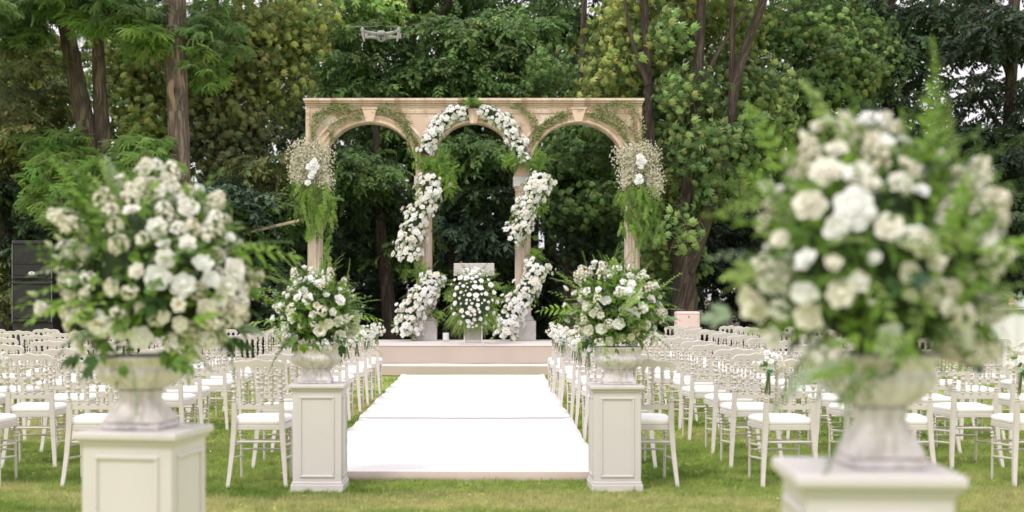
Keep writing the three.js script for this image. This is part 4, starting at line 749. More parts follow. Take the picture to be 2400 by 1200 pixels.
  // outer columns: clouds of tiny flowers over hanging greenery
  const hang = (sd, label, X, list, drops) => {
    setSeed(sd);
    const o2 = at(X, 400, AZ), g = thing('hanging_bouquet', label, 'bouquet', o2.clone()), s = new Soup(), st = new Soup();
    for (const [cx, cy, rx, ry, n] of list) for (let i = 0; i < n; i++) {
      const v = V(gauss() * 1.6, gauss() * 1.6, gauss()), p = at(cx + v.x * rx, cy + v.y * ry, AZ).sub(o2).add(V(0, 0, 0.1 + v.z * 0.22)), d = V(rr(-1, 1), rr(-0.5, 1), rr(-0.6, 1)).normalize();
      for (let q = 0; q < 4; q++) { const a = q * 1.57 + i; leafInto(s, p, V(Math.cos(a), 0.5, Math.sin(a)).transformDirection(basis(d, UP, p)), d, 0.0235, 0.0235, -0.2, 0.2, 2); }
      if (i % 16 === 0) { const c = at(cx, cy, AZ).sub(o2); stemInto(st, [c.lerp(p, 0.45), p], 0.0013); }
    }
    mesh('tiny_blossoms', s.geo(), mat.gyp, g, 'stuff'); mesh('fine_stems', st.geo(), mat.budGreen, g, 'stuff');
    const whites = X < CX ? [[735, 383, 12], [726, 392, 11], [742, 392, 10], [733, 404, 11], [729, 413, 10], [722, 428, 9], [737, 376, 8]] : [[1500, 370, 11], [1508, 378, 10], [1497, 382, 9], [1502, 391, 8], [1498, 415, 9], [1494, 426, 9], [1502, 424, 8]];
    for (const [x, y, r] of whites) putBloom(g, 'full', at(x, y, AZ - 0.3).sub(o2), V(rr(-0.3, 0.3), 0.3, 1), r * AZ / F, mat.petal);
    for (const [x, y0, y1, wd, n] of drops) for (let i = 0; i < n; i++) {
      const px = x + gauss() * wd, py = lerp(y0, y1 - Math.min(1, Math.abs(px - x) / wd) * 0.75 * (y1 - y0), Math.pow(rnd(), 1.15)), a = at(px, py, AZ).sub(o2).add(V(0, 0, 0.1 + rr(0, 0.25)));
      const gg = pick(SPRIG[pick(['trail', 'trail', 'ruscus'])]);
      putGeo(g, 'leaf_sprig', gg, a, V(rr(-0.55, 0.55), -1, rr(0, 0.5)), V(rr(-0.5, 0.5), 0.4, 1), rr(0.7, 1.1), pick([mat.leafMid, mat.leafMid, mat.leafBright, mat.leafLime]));
    }
  };
  hang(411, 'hanging bunch of dusty tiny blossoms and trailing greenery on the outer left column', 735, [[730, 372, 42, 36, 3200], [706, 410, 22, 28, 1200], [760, 425, 18, 28, 1100]], [[742, 425, 560, 46, 110], [710, 425, 520, 30, 30], [775, 450, 605, 12, 26]]);
  hang(412, 'hanging bunch of dusty tiny blossoms and trailing greenery on the outer right column', 1500, [[1490, 368, 42, 28, 2600], [1475, 415, 22, 28, 1250], [1530, 430, 20, 32, 1300]], [[1500, 425, 570, 46, 110], [1462, 430, 570, 26, 40], [1538, 460, 560, 14, 24]]);
  // thin leafy vines over the spandrels
  const vine = (sd, label, paths, z = 0.045) => {
    setSeed(sd); const o2 = at(paths[0][0][0], paths[0][0][1], AZ), g = thing('ivy_vine', label, 'vine', o2), st = new Soup(), l1 = new Soup(), l2 = new Soup();
    for (const p of paths) for (let rep_ = 0; rep_ < 4; rep_++) {
      const P = p.map(([x, y]) => at(x + gauss() * 22, y + gauss() * 18, AZ).sub(o2).add(V(0, 0, z + rr(0, 0.05)))), c = new THREE.CatmullRomCurve3(P), L = c.getLength(), n = Math.ceil(L / 0.017);
      stemInto(st, c.getSpacedPoints(18), 0.004);
      for (let i = 0; i < n; i++) { const q = c.getPointAt(rnd()).add(V(gauss() * 0.05, gauss() * 0.05, rr(0, 0.03))), d = V(gauss(), gauss() * 0.9 + 0.1, rr(0, 0.7)).normalize(); leafInto(rnd() < 0.6 ? l1 : l2, q, d, V(0, 0.4, 1), rr(0.035, 0.075), rr(0.016, 0.03), 0.3, 0.2, 2); }
    }
    mesh('vine_stem', st.geo(), mat.twig, g, 'stuff'); mesh('foliage', l1.geo(), M({ color: rgb(0.27, 0.27, 0.12), roughness: 0.9 }), g, 'stuff'); mesh('foliage', l2.geo(), mat.leafMid, g, 'stuff');
  };
  vine(421, 'sparse brown-green vine over the left corner of the left arch', [[[728, 345], [738, 300], [765, 268], [800, 258], [848, 262]], [[775, 335], [785, 300], [812, 275], [850, 270]], [[735, 285], [770, 262], [812, 250]]]);
  vine(422, 'sparse brown-green vine over the right shoulder of the left arch', [[[886, 264], [920, 272], [948, 295], [968, 330], [975, 350]], [[885, 258], [915, 262], [950, 285]], [[948, 300], [958, 335], [962, 370]]]);
  vine(423, 'sparse brown-green vine over the left shoulder of the right arch', [[[1335, 265], [1300, 276], [1268, 305], [1245, 345]], [[1200, 250], [1235, 262], [1250, 285], [1245, 310]], [[1330, 270], [1285, 290], [1255, 330]]]);
  vine(424, 'sparse brown-green vine over the right corner of the right arch', [[[1378, 262], [1420, 256], [1470, 258], [1492, 290], [1490, 335]], [[1380, 272], [1425, 285], [1455, 310], [1475, 345]], [[1400, 262], [1450, 275], [1480, 310]]]);
  setSeed(431);
  { const o2 = at(1108, 254, AZ), g = thing('leafy_posy', 'little leafy sprig on top of the central keystone', 'posy', o2); sprays(g, o2, tuft(1107, 250, 12, 4, 76, ['ash', 'trail'], ['leafMid', 'leafBright', 'leafDark'], 18).map((q) => { q[3] = q[1] - Math.abs(q[3] - q[1]) - 3; return q; })); }
}

// ───────────────────────── lectern, its flowers, the candle ─────────────────────────
{
  const LZ = 25.2, k = LZ / F, o = at(1109, 806, LZ); o.y = STAGE.h1 + 0.004;
  const t = thing('lectern', 'clear acrylic lectern at the middle of the stage', 'lectern', o), h = (806 - 640) * k;
  for (const x of [-20.5, 20.5]) mesh('edge_post', mv(rbox(3 * k, h - 0.02, 0.3, 0.004), x * k, h / 2, 0), mat.acrylicEdge, t);
  mesh('front_pane', mv(new THREE.BoxGeometry(38 * k, h - 0.03, 0.012), 0, h / 2, 0.13), mat.acrylic, t);
  mesh('base_plate', mv(rbox(66 * k, 0.014, 0.42, 0.004), 0, 0.008, 0), mat.acrylicEdge, t);
  const top = mesh('reading_top', mv(rbox(95 * k, 0.016, 0.42, 0.005), 0, 0, 0), mat.acrylic, t); top.position.set(2 * k, h + 0.055, 0.02); top.rotation.x = 0.55;
  mesh('top_edge', mv(rbox(95 * k, 0.022, 0.014, 0.004), 0, 0.002, -0.218), mat.acrylicEdge, top);
  setSeed(501);
  const fo = at(1110, 700, LZ), f = thing('flower_cascade', 'cascade of white roses and grassy greenery hanging on the lectern front', 'flowers', fo.clone());
  const P = (x, y, z) => at(x, y, LZ).sub(fo).add(V(0, 0, z));
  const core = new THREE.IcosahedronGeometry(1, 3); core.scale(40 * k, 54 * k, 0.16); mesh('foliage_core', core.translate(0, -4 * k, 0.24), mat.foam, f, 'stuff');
  const ps = [];
  for (let i = 0; i < 4000 && ps.length < 105; i++) {
    const a = rr(0, 6.28), q = Math.sqrt(rnd()), x = Math.cos(a) * 57 * q * (1 + 0.0 * q), y = Math.sin(a) * 72 * q - 2; const r = pick([4.2, 5.5, 6.5, 7.5, 8.6]) * rr(0.9, 1.1);
    if (ps.some((b) => Math.hypot(b[0] - x, b[1] - y) < (r + b[2]) * (0.66 + 0.5 * Math.abs(x) / 57 + rr(0, 0.25)))) continue; ps.push([x, y, r]);
    const z = 0.22 + 0.24 * Math.sqrt(Math.max(0, 1 - q * q)); putBloom(f, rnd() < 0.5 ? 'small' : pick(['full', 'half']), P(1110 + x, 700 + y, z), V(x / 60, -y / 90 + 0.3, 1), r * k, pick([mat.petal, mat.petal, mat.ivory]));
  }
  for (let i = 0; i < 150; i++) { const a = rr(0, 6.28), q = Math.sqrt(rr(0.1, 1)), x = Math.cos(a) * 50 * q, y = Math.sin(a) * 62 * q, g = pick(SPRIG[pick(['ruscus', 'ash', 'fern', 'broad'])]); putGeo(f, 'leaf_sprig', g, P(1110 + x, 700 + y, 0.2 + 0.12 * rnd()), V(x / 40, -y / 60 - 0.3, rr(0.1, 0.5)), V(0, 0.5, 1), rr(0.6, 1.05), pick([mat.leafMid, mat.leafBright, mat.leafLime, mat.leafLime])); }
  for (const [x0, y0, x1, y1, m] of [[1080, 760, 1076, 794, 'leafLime'], [1075, 770, 1082, 796, 'leafMid'], [1090, 760, 1086, 790, 'leafMid'], [1150, 670, 1180, 660, 'leafLime'], [1150, 660, 1178, 675, 'leafLime'], [1148, 645, 1172, 640, 'leafLime'], [1065, 660, 1044, 655, 'leafMid'], [1065, 670, 1042, 682, 'leafMid'], [1062, 690, 1045, 712, 'leafMid']]) { const d = P(x1, y1, 0).sub(P(x0, y0, 0)); putGeo(f, 'leaf_sprig', pick(SPRIG.ash), P(x0, y0, 0.22), d, V(0, 0.3, 1), d.length() / 0.26, mat[m]); }
  const gs = new Soup(); for (let i = 0; i < 260; i++) { const x = rr(-45, 45), a = P(1110 + x, 725 + rr(-10, 25), 0.2 + rr(0, 0.12)); leafInto(gs, a, V(x / 60 + rr(-0.25, 0.25), -1, rr(0, 0.4)), V(0, 0.2, 1), rr(0.2, 0.42), 0.008, 0.3, 0.1, 3); }
  mesh('grassy_leaves', gs.geo(), mat.leafLime, f, 'stuff');
}
{
  const o = at(1045, 792, 26.2); o.y = STAGE.h1 + 0.004;
  const t = thing('candle_jar', 'small white candle jar standing on the stage beside the inner left column', 'candle', o);
  mesh('candle', mv(lathe([[0, 0], [0.055, 0], [0.058, 0.01], [0.058, 0.135], [0.05, 0.145], [0, 0.142]], 20), 0, 0.03, 0), mat.white, t);
  mesh('glass', lathe([[0, 0.006], [0.06, 0.006], [0.066, 0.02], [0.066, 0.185], [0.063, 0.185]], 24), new THREE.MeshPhysicalMaterial({ color: rgb(0.95, 0.95, 0.95), roughness: 0.05, transmission: 1, thickness: 0, side: THREE.DoubleSide }), t);
}

// ───────────────────────── posies tied to the chairs ─────────────────────────
function chairPosy(chair, side, label, group, sd, s = 1) {
  if (!chair) return;
  setSeed(sd);
  const p = V(0.172 * side, 0.84, 0.275).applyEuler(chair.rotation).add(chair.position), t = thing('chair_posy', label, 'posy', p, 0, group);
  const n = 9;
  for (let i = 0; i < n; i++) { const a = i * 2.4, q = Math.sqrt(i / n), r = rr(0.026, 0.036) * s; putBloom(t, pick(['full', 'half', 'open']), V(Math.cos(a) * q * 0.085 * s, Math.sin(a) * q * 0.075 * s + 0.055, 0.03 + 0.05 * (1 - q)), V(Math.cos(a) * q, Math.sin(a) * q + 0.3, 0.8), r, pick([mat.petal, mat.petal, mat.ivory])); }
  for (let i = 0; i < 8; i++) { const a = rr(0, 6.28); putGeo(t, 'blossom_spray', pick(CLUSTER), V(Math.cos(a) * 0.1 * s, Math.sin(a) * 0.085 + 0.055, 0.02), V(Math.cos(a), Math.sin(a), 0.5), V(0, 0, 1), 0.62 * s, pick([mat.ivory, mat.cream])); }
  for (let i = 0; i < 7; i++) { const a = rr(0, 6.28); putGeo(t, 'leaf_sprig', pick(SPRIG[pick(['ruscus', 'airy', 'broad'])]), V(0, 0.05, 0.01), V(Math.cos(a), Math.sin(a) - 0.2, 0.25), V(0, 0.3, 1), rr(0.35, 0.6), pick([mat.leafMid, mat.leafBright])); }
  const st = new Soup(); for (let i = 0; i < 9; i++) { const x = rr(-0.016, 0.016), z = rr(-0.01, 0.01); stemInto(st, [V(x * 0.6, 0.05, 0.02 + z), V(x * 0.5, -0.02, 0.03 + z), V(x * 2.2, -rr(0.13, 0.19), 0.03 + z * 2)], 0.003); }
  mesh('stems', st.geo(), mat.stem, t, 'stuff');
  mesh('ribbon', mv(lathe([[0.019, -0.018], [0.022, -0.01], [0.022, 0.01], [0.019, 0.018]], 10), 0, -0.01, 0.03), mat.ribbon, t);
}
for (let r = 3; r < 10; r++) {
  chairPosy(chairAt['left0_' + r], 1, 'white posy tied to the aisle chair of the ' + ORD[r] + ' row left of the carpet', 'posies tied to chairs along the carpet', 600 + r);
  chairPosy(chairAt['right0_' + r], -1, 'white posy tied to the aisle chair of the ' + ORD[r] + ' row right of the carpet', 'posies tied to chairs along the carpet', 620 + r);
}
chairPosy(chairAt.left2_0, 1, 'white posy with green ribbon on a front chair at the left edge of the photo', 'posies tied to front outer chairs', 640);
chairPosy(chairAt.right1_0, -1, 'white posy with green ribbon on the front chair beside the grass gap on the right', 'posies tied to front outer chairs', 641);
chairPosy(chairAt.right3_0, -1, 'white posy with green ribbon on the far right front chair, behind the tallest flowers', 'posies tied to front outer chairs', 642);

// ───────────────────────── drone ─────────────────────────
{
  const D = 11.8, k = D / F, o = at(895, 86, D), t = thing('camera_drone', 'small grey quadcopter drone hovering in front of the trees', 'drone', o);
  const P = (x, y, z) => V((x - 895) * k, -(y - 86) * k, z);
  const body = mesh('body', mv(rbox(20 * k, 14 * k, 0.2, 0.02, 4), 0, 3 * k, 0), mat.drone, t);
  mesh('nose', mv(rbox(15 * k, 6 * k, 0.03, 0.008), 0, -0.2 * k, 0.1), mat.droneDark, body);
  for (const s of [-1, 1]) for (const f of [1, -1]) {
    const a = P(895 + s * 9, 84, f * 0.05), b = P(895 + s * (f > 0 ? 42 : 39), f > 0 ? 80 : 79, f * 0.15);
    const arm = new THREE.Group(); arm.name = 'arm'; t.add(arm);
    const bar = tube([a, a.clone().lerp(b, 0.5), b], [0.022, 0.014, 0.010], 10, 6); bar.computeVertexNormals(); mesh('arm_tube', bar, mat.drone, arm);
    mesh('motor', mv(lathe([[0, -0.02], [0.013, -0.02], [0.016, -0.012], [0.016, 0.01], [0.013, 0.018], [0.006, 0.024], [0, 0.025]], 14), b.x, b.y + 0.008, b.z), mat.drone, arm);
    if (f > 0) mesh('landing_leg', tube([V(b.x, b.y - 0.01, b.z), V(b.x + s * -0.007, b.y - 0.05, b.z), V(b.x - s * 0.015, b.y - 0.092, b.z)], [0.012, 0.010, 0.008], 7, 5), mat.drone, arm);
    const bl = new THREE.Shape(); bl.moveTo(0, -0.006); bl.quadraticCurveTo(0.05, -0.017, 0.118, -0.004); bl.lineTo(0.12, 0.003); bl.quadraticCurveTo(0.05, 0.010, 0, 0.006); bl.closePath();
    const bg = new THREE.ExtrudeGeometry(bl, { depth: 0.002, bevelEnabled: false }).rotateX(-PI / 2 + 0.12);
    for (const e of [0, PI]) { const q = mesh('rotor_blade', bg, mat.blade, arm); q.position.set(b.x, b.y + 0.034 + (e ? 0.001 : 0), b.z); q.rotation.y = (f > 0 ? 0.12 : 0.9) * s + e; }
  }
  const gim = mesh('camera_gimbal', mv(rbox(0.042, 0.04, 0.045, 0.012, 3), 0, -0.036, 0.075), mat.drone, t);
  mesh('lens', new THREE.CylinderGeometry(0.011, 0.012, 0.012, 16).rotateX(PI / 2).translate(0, -0.038, 0.102), mat.lens, gim);
  for (const s of [-1, 1]) mesh('gimbal_arm', mv(rbox(0.008, 0.045, 0.02, 0.003), s * 0.027, -0.028, 0.075), mat.drone, gim);
}

// ───────────────────────── loudspeakers, pink box, bar table, pole ─────────────────────────
{
  const D = 26.5, k = D / F, x = (75 - CX) * k;
  const spk = (label, cy0, cy1, logo) => {
    const h = (cy1 - cy0) * k, w = 95 * k, t = thing('loudspeaker', label, 'loudspeaker', V(x, EYE - (cy1 - CY) * k, -D));
    mesh('cabinet', mv(rbox(w, h - 0.006, 0.75, 0.012), 0, h / 2, -0.39), mat.black, t);
    mesh('top_lip', mv(rbox(w - 0.02, 0.04, 0.05, 0.008), 0, h - 0.05, 0.005), mat.black, t);
    mesh('bottom_lip', mv(rbox(w * 0.82, 0.03, 0.06, 0.008), -w * 0.04, 0.05, 0.008), mat.black, t);
    const bars = logo ? [0.43 * h] : [0.43 * h];
    mesh('grille', mv(rbox(w - 0.07, h * 0.46, 0.02, 0.004), 0, h * 0.67, 0.0), mat.grille, t);
    mesh('grille', mv(rbox(w - 0.07, h * 0.28, 0.02, 0.004), 0, h * 0.255, 0.0), mat.grille, t);
    for (const b of bars) mesh('crossbar', mv(rbox(w - 0.03, 0.022, 0.03, 0.004), 0, b - 0.008, 0.006), mat.black, t);
    for (const s of [-1, 1]) mesh('edge_strip', mv(rbox(0.014, h - 0.03, 0.02, 0.004), s * (w / 2 - 0.012), h / 2, 0.002), mat.steel, t);
    if (logo) {
      const g = new THREE.CylinderGeometry(0.06, 0.06, 0.012, 24).rotateX(PI / 2); g.scale(1, 0.62, 1);
      const b = mesh('badge', mv(g, 0.0 * k, h * 0.165, 0.02), mat.white, t);
      const s = new Soup(); for (const [a0, a1] of [[0.6, 2.6], [3.7, 5.7]]) { const n = 10; for (let i = 0; i < n; i++) { const q = [i, i + 1].map((j) => lerp(a0, a1, j / n)).map((a) => [s.v(Math.cos(a) * 0.026, h * 0.165 + Math.sin(a) * 0.018, 0.0275), s.v(Math.cos(a) * 0.015, h * 0.165 + Math.sin(a) * 0.009, 0.0275)]); s.q(q[0][0], q[1][0], q[1][1], q[0][1]); } }
      mesh('badge_mark', s.geo(), mat.black, b);
    }
    return t;
  };
  spk('black loudspeaker cabinet with oval white badge, upper of the stacked pair', 563, 656, true);
  const low = spk('black loudspeaker cabinet standing on the grass, lower of the stacked pair', 657, 757, false);
  mesh('stack_frame', mv(rbox(95 * k, low.position.y, 0.7, 0.01), 0, -low.position.y / 2, -0.4), mat.black, low);
  const s2 = thing('loudspeaker', 'smaller black loudspeaker with rounded top on a pole behind the stacked pair', 'loudspeaker', V((174 - CX) * 26.9 / F, 0, -26.9)), y = EYE - (600 - CY) * 26.9 / F, hh = 50 * 26.9 / F;
  mesh('cabinet', mv(rbox(52 * 27.6 / F, hh, 0.4, 0.07, 4), 0, y + hh / 2, 0), mat.black, s2);
  mesh('grille', mv(rbox(30 * 27.6 / F, hh * 0.8, 0.04, 0.02), 0.07, y + hh / 2, 0.19), mat.grille, s2);
  mesh('red_mark', mv(rbox(0.07, 0.045, 0.012, 0.003), 0.13, y + hh * 0.56, 0.214), mat.red, s2);
  mesh('handle', tube([V(-0.12, y + hh - 0.005, 0), V(-0.05, y + hh + 0.05, 0), V(0.08, y + hh + 0.05, 0), V(0.14, y + hh - 0.005, 0)], [0.014, 0.014], 7, 10), mat.steel, s2);
  mesh('pole', new THREE.CylinderGeometry(0.02, 0.02, y, 12).translate(0, y / 2, 0), mat.black, s2);
}
{
  const D = 25.4, k = D / F, o = V((1610 - CX) * k, 0, -D), t = thing('keepsake_box', 'pale pink rounded box with a keyhole in front of the forked tree', 'box', o), w = 54 * k, y = EYE - (767 - CY) * k, h = 37 * k;
  mesh('box_body', mv(rbox(w, h * 0.78, 0.34, 0.02, 3), 0, y + h * 0.39, 0), mat.pink, t);
  mesh('lid', mv(rbox(w + 0.004, h * 0.27, 0.345, 0.035, 4), 0, y + h * 0.87, 0), mat.pink, t);
  const p = mesh('keyhole_plate', new THREE.CylinderGeometry(0.014, 0.014, 0.01, 16).rotateX(PI / 2).translate(0.01, y + h * 0.68, 0.173), mat.brass, t);
  mesh('keyhole_slot', mv(rbox(0.007, 0.026, 0.006, 0.002), 0.01, y + h * 0.64, 0.1735), mat.black, p);
  const s = thing('pale_stand', 'plain beige stand under the pink box', 'stand', o.clone());
  mesh('stand_top', mv(rbox(w + 0.06, 0.03, 0.4, 0.006), 0, y - 0.016, 0), mat.paint, s); mesh('stand_body', mv(rbox(w, y - 0.032, 0.34, 0.006), 0, (y - 0.032) / 2, 0), mat.paint, s);
}
{
  const D = 22, k = D / F, x0 = (2318 - CX) * k, x1 = x0 + 2.4, top = EYE - (722 - CY) * k, t = thing('draped_bar', 'bar table with white pleated skirt behind the chairs at the right edge', 'table', V((x0 + x1) / 2, 0, -D)), hw = (x1 - x0) / 2;
  const s = new Soup(), n = 420, foldAt = (x) => 0.045 * (fbm(x * 7, 2, 0, 3, 301) - 0.5) + 0.028 * Math.sin(x * 26 + 3 * noise2(x * 3, 4));
  for (let j = 0; j <= 6; j++) for (let i = 0; i <= n; i++) { const u = i / n, e = u * (2 * hw + 1.4) - 0.7, x = clamp(e - hw, -hw, hw), over = e < 0 ? e : e > 2 * hw ? e - 2 * hw : 0, v = j / 6; s.v(x + (over ? Math.sign(over) * foldAt(over * 3 + 40) * (0.4 + v) : 0), lerp(top - 0.03, 0.02, v), 0.35 - Math.abs(over) + (over ? 0 : foldAt(x) * (0.35 + 0.65 * v)), x, v); }
  for (let j = 0; j < 6; j++) for (let i = 0; i < n; i++) { const a = j * (n + 1) + i; s.q(a, a + n + 1, a + n + 2, a + 1); }
  mesh('skirt', s.geo(), mat.drape, t);
  mesh('table_top', mv(rbox(2 * hw + 0.06, 0.03, 0.78, 0.008), 0, top - 0.014, -0.0), mat.white, t);
  setSeed(711);
  const pl = at(2390, 720, D), p = thing('potted_greenery', 'pale green leafy plant on the white-skirted bar table', 'plant', V(pl.x, top + 0.002, -D)), Y0 = 0;
  mesh('pot', lathe([[0, 0], [0.09, 0], [0.11, 0.02], [0.13, 0.16], [0.12, 0.16], [0.1, 0.1], [0, 0.1]], 18), mat.white, p);
  for (let i = 0; i < 60; i++) { const a = rr(0, 6.28), q = rr(0, 1); putGeo(p, 'leaf_sprig', pick(SPRIG[pick(['broad', 'fern', 'ruscus'])]), V(Math.cos(a) * 0.05, 0.12, Math.sin(a) * 0.05), V(Math.cos(a) * 1.1, 0.35 + q, Math.sin(a)), V(0, 1, 0.4), rr(0.9, 1.3), pick([mat.leafGrey, mat.leafGrey, mat.leafMid])); }
  const v = at(2362, 700, D), g = thing('orange_vase', 'little orange vase beside the plant on the bar table', 'vase', V(v.x, top + 0.002, -D + 0.15));
  mesh('vase_body', lathe([[0, 0], [0.03, 0], [0.045, 0.04], [0.042, 0.1], [0.026, 0.14], [0.036, 0.17], [0.03, 0.17], [0.02, 0.12], [0, 0.1]], 16), mat.orange, g);
  mesh('vase_band', lathe([[0.047, 0.055], [0.049, 0.06], [0.049, 0.075], [0.047, 0.08]], 16), mat.white, g);
}
{
  const a = at(716, 514, 27.1), b = at(400, 588, 28.2), t = thing('brace_pole', 'thin pale wooden pole slanting from the outer left column into the bushes', 'pole', a);
  const d = b.clone().sub(a);
  mesh('pole', tube([V(0, 0, 0), d.clone().multiplyScalar(0.33).add(V(0, 0.01, 0)), d.clone().multiplyScalar(0.66), d], [0.028, 0.03, 0.026, 0.03], 8, 16, 0.12), mat.wood, t);
  mesh('tie', mv(lathe([[0.034, -0.03], [0.04, -0.02], [0.04, 0.02], [0.034, 0.03]], 10).rotateZ(PI / 2), -0.1, -0.02, 0.0), mat.twig, t);
}

// ───────────────────────── trees ─────────────────────────
const SPRAY = (() => {
  const ovate = (sd) => { setSeed(sd); const s = new Soup(), P = bend(0.42, 0.5, 7, rr(-0.2, 0.2)), c = new THREE.CatmullRomCurve3(P); stemInto(s, P, 0.004);
    for (let k = 0; k < 13; k++) { const t = (k + 1) / 13, p = c.getPoint(t), T = c.getTangent(t), a = rr(0.5, 1.2), e = k % 2 ? 1 : -1; leafInto(s, p, T.multiplyScalar(Math.cos(a)).add(V(e * Math.sin(a), rr(-0.3, 0.3), rr(-0.5, 0.4))), V(rr(-0.6, 0.6), 0.2, 1), rr(0.09, 0.145), rr(0.055, 0.08), rr(0.1, 0.5), 0.25, 2); } return s.geo(); };
  const palm = (sd) => { setSeed(sd); const s = new Soup();
    for (let q = 0; q < 4; q++) { const a = q * 1.6 + rr(-0.4, 0.4), p = V(Math.cos(a) * 0.1, 0.1 + q * 0.07, Math.sin(a) * 0.1), out = V(Math.cos(a), 0.5, Math.sin(a)).normalize(), e = p.clone().addScaledVector(out, 0.12); stemInto(s, [V(0, q * 0.06, 0), p, e], 0.003);
      const n = V(-out.x * 0.35 + rr(-0.3, 0.3), 1, -out.z * 0.35 + rr(-0.3, 0.3)).normalize(), B = basis(out, n, e);
      for (let l = 0; l < 6; l++) { const b = (l - 2.5) * 0.62, d = V(Math.sin(b), Math.cos(b), -0.35 - rr(0, 0.5)).transformDirection(B); leafInto(s, e, d, n, 0.135 * (1 - Math.abs(l - 2.5) * 0.12) * rr(0.8, 1.15), 0.056, rr(0.3, 0.7), 0.3, 2); } } return s.geo(); };
  const pinn = (sd) => { setSeed(sd); const s = new Soup();
    for (let q = 0; q < 5; q++) { const b = (q - 2) * 0.6 + rr(-0.15, 0.15), L = rr(0.2, 0.3), d0 = V(Math.sin(b), Math.cos(b), rr(-0.1, 0.2)); let prev = V(0, q * 0.03, 0); const P = [prev.clone()];
      for (let k = 1; k <= 6; k++) { prev = prev.clone().addScaledVector(d0, L / 6).add(V(0, 0, -0.006 * k)); P.push(prev); } stemInto(s, P, 0.002);
      const c = new THREE.CatmullRomCurve3(P); for (let k = 0; k < 10; k++) { const t = (k + 1) / 10.4, p = c.getPoint(t), T = c.getTangent(t), X = new THREE.Vector3().crossVectors(T, V(0, 0, 1)).normalize(); for (const e of [-1, 1]) leafInto(s, p, T.clone().multiplyScalar(0.35).addScaledVector(X, e).add(V(0, 0, -0.25)), V(0, 0.1, 1), rr(0.042, 0.055), rr(0.018, 0.024), 0.25, 0.12, 2); } } return s.geo(); };
  return { ovate: [ovate(801), ovate(802)], palm: [palm(811), palm(812)], pinn: [pinn(821), pinn(822)] };
})();
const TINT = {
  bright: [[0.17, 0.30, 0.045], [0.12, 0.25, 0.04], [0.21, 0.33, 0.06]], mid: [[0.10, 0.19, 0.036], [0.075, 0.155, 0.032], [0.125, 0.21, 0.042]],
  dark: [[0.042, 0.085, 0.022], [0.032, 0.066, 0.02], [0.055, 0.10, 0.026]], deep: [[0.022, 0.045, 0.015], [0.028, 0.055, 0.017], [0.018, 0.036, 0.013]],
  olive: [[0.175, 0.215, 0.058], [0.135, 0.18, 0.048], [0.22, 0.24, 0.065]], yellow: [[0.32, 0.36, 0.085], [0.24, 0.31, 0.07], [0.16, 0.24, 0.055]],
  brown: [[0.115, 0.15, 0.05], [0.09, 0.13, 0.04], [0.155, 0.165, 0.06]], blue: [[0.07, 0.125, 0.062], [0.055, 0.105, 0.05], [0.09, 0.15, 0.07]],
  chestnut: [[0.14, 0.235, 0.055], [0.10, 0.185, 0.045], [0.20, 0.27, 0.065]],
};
// crown: [px, py, rx, ry, distance, how many sprays, tint, depth in metres]
function crownInto(parent, name, kind, regions, o) {
  const mats = [], cols = [];
  for (const [px, py, rx, ry, d, n, tint, dep = 1.4, size = 1] of regions) {
    const k = d / F, c = at(px, py, d), per = kind === 'palm' ? 14 : 16, clumps = Math.max(1, Math.round(n * (kind === 'palm' ? 0.56 : kind === 'pinn' ? 1.5 : 1) / per));
    for (let q = 0; q < clumps; q++) {
      let v; do v = V(rr(-1, 1), rr(-1, 1), rr(-1, 1)); while (v.length() > 1);
      const cc = c.clone().add(V(v.x * rx * k, v.y * ry * k, v.z * dep)), cr = V(rr(0.3, 0.85), rr(0.05, 0.17), rr(0.3, 0.85)).multiplyScalar(size * (kind === 'pinn' ? 0.6 : kind === 'palm' ? 0.75 : 0.9)), tone = rr(0.6, 1.4), heading = rr(0, 6.28), hx = Math.cos(heading), hz = Math.sin(heading), tilt = rr(-0.25, 0.25);
      for (let i = 0; i < per; i++) {
        const u = V(gauss(), gauss(), gauss()).normalize(), f = rr(0.2, 1), out = u.x * hx + u.z * hz, p = cc.clone().add(V(u.x * cr.x * f, u.y * cr.y * f + out * tilt * cr.x - 0.12 * f * f * size, u.z * cr.z * f));
        const droop = kind === 'palm' ? rr(-0.5, 0.25) : kind === 'pinn' ? rr(-0.55, 0.35) : rr(-0.7, 0.45);
        mats.push(basis(V(u.x + 0.6 * hx + rr(-0.4, 0.4), droop, u.z + 0.6 * hz + rr(-0.4, 0.4)), V(rr(-0.7, 0.7), 1, rr(-0.7, 0.7)), p.sub(o), size * (kind === 'pinn' ? 0.74 : kind === 'palm' ? 1.16 : 1.05) * rr(0.65, 1.3)));
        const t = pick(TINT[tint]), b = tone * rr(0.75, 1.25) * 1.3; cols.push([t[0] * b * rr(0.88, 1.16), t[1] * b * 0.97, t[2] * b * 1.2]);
      }
    }
  }
  const by = SPRAY[kind].map(() => []); mats.forEach((m, i) => by[i % by.length].push(i));
  by.forEach((ids, g) => {
    if (!ids.length) return;
    const im = new THREE.InstancedMesh(SPRAY[kind][g], mat.crown, ids.length), col = new THREE.Color(); im.name = name; im.castShadow = im.receiveShadow = true; im.userData.kind = 'stuff';
    ids.forEach((id, i) => { im.setMatrixAt(i, mats[id]); im.setColorAt(i, col.setRGB(...cols[id])); }); parent.add(im);
  });
  return parent;
}
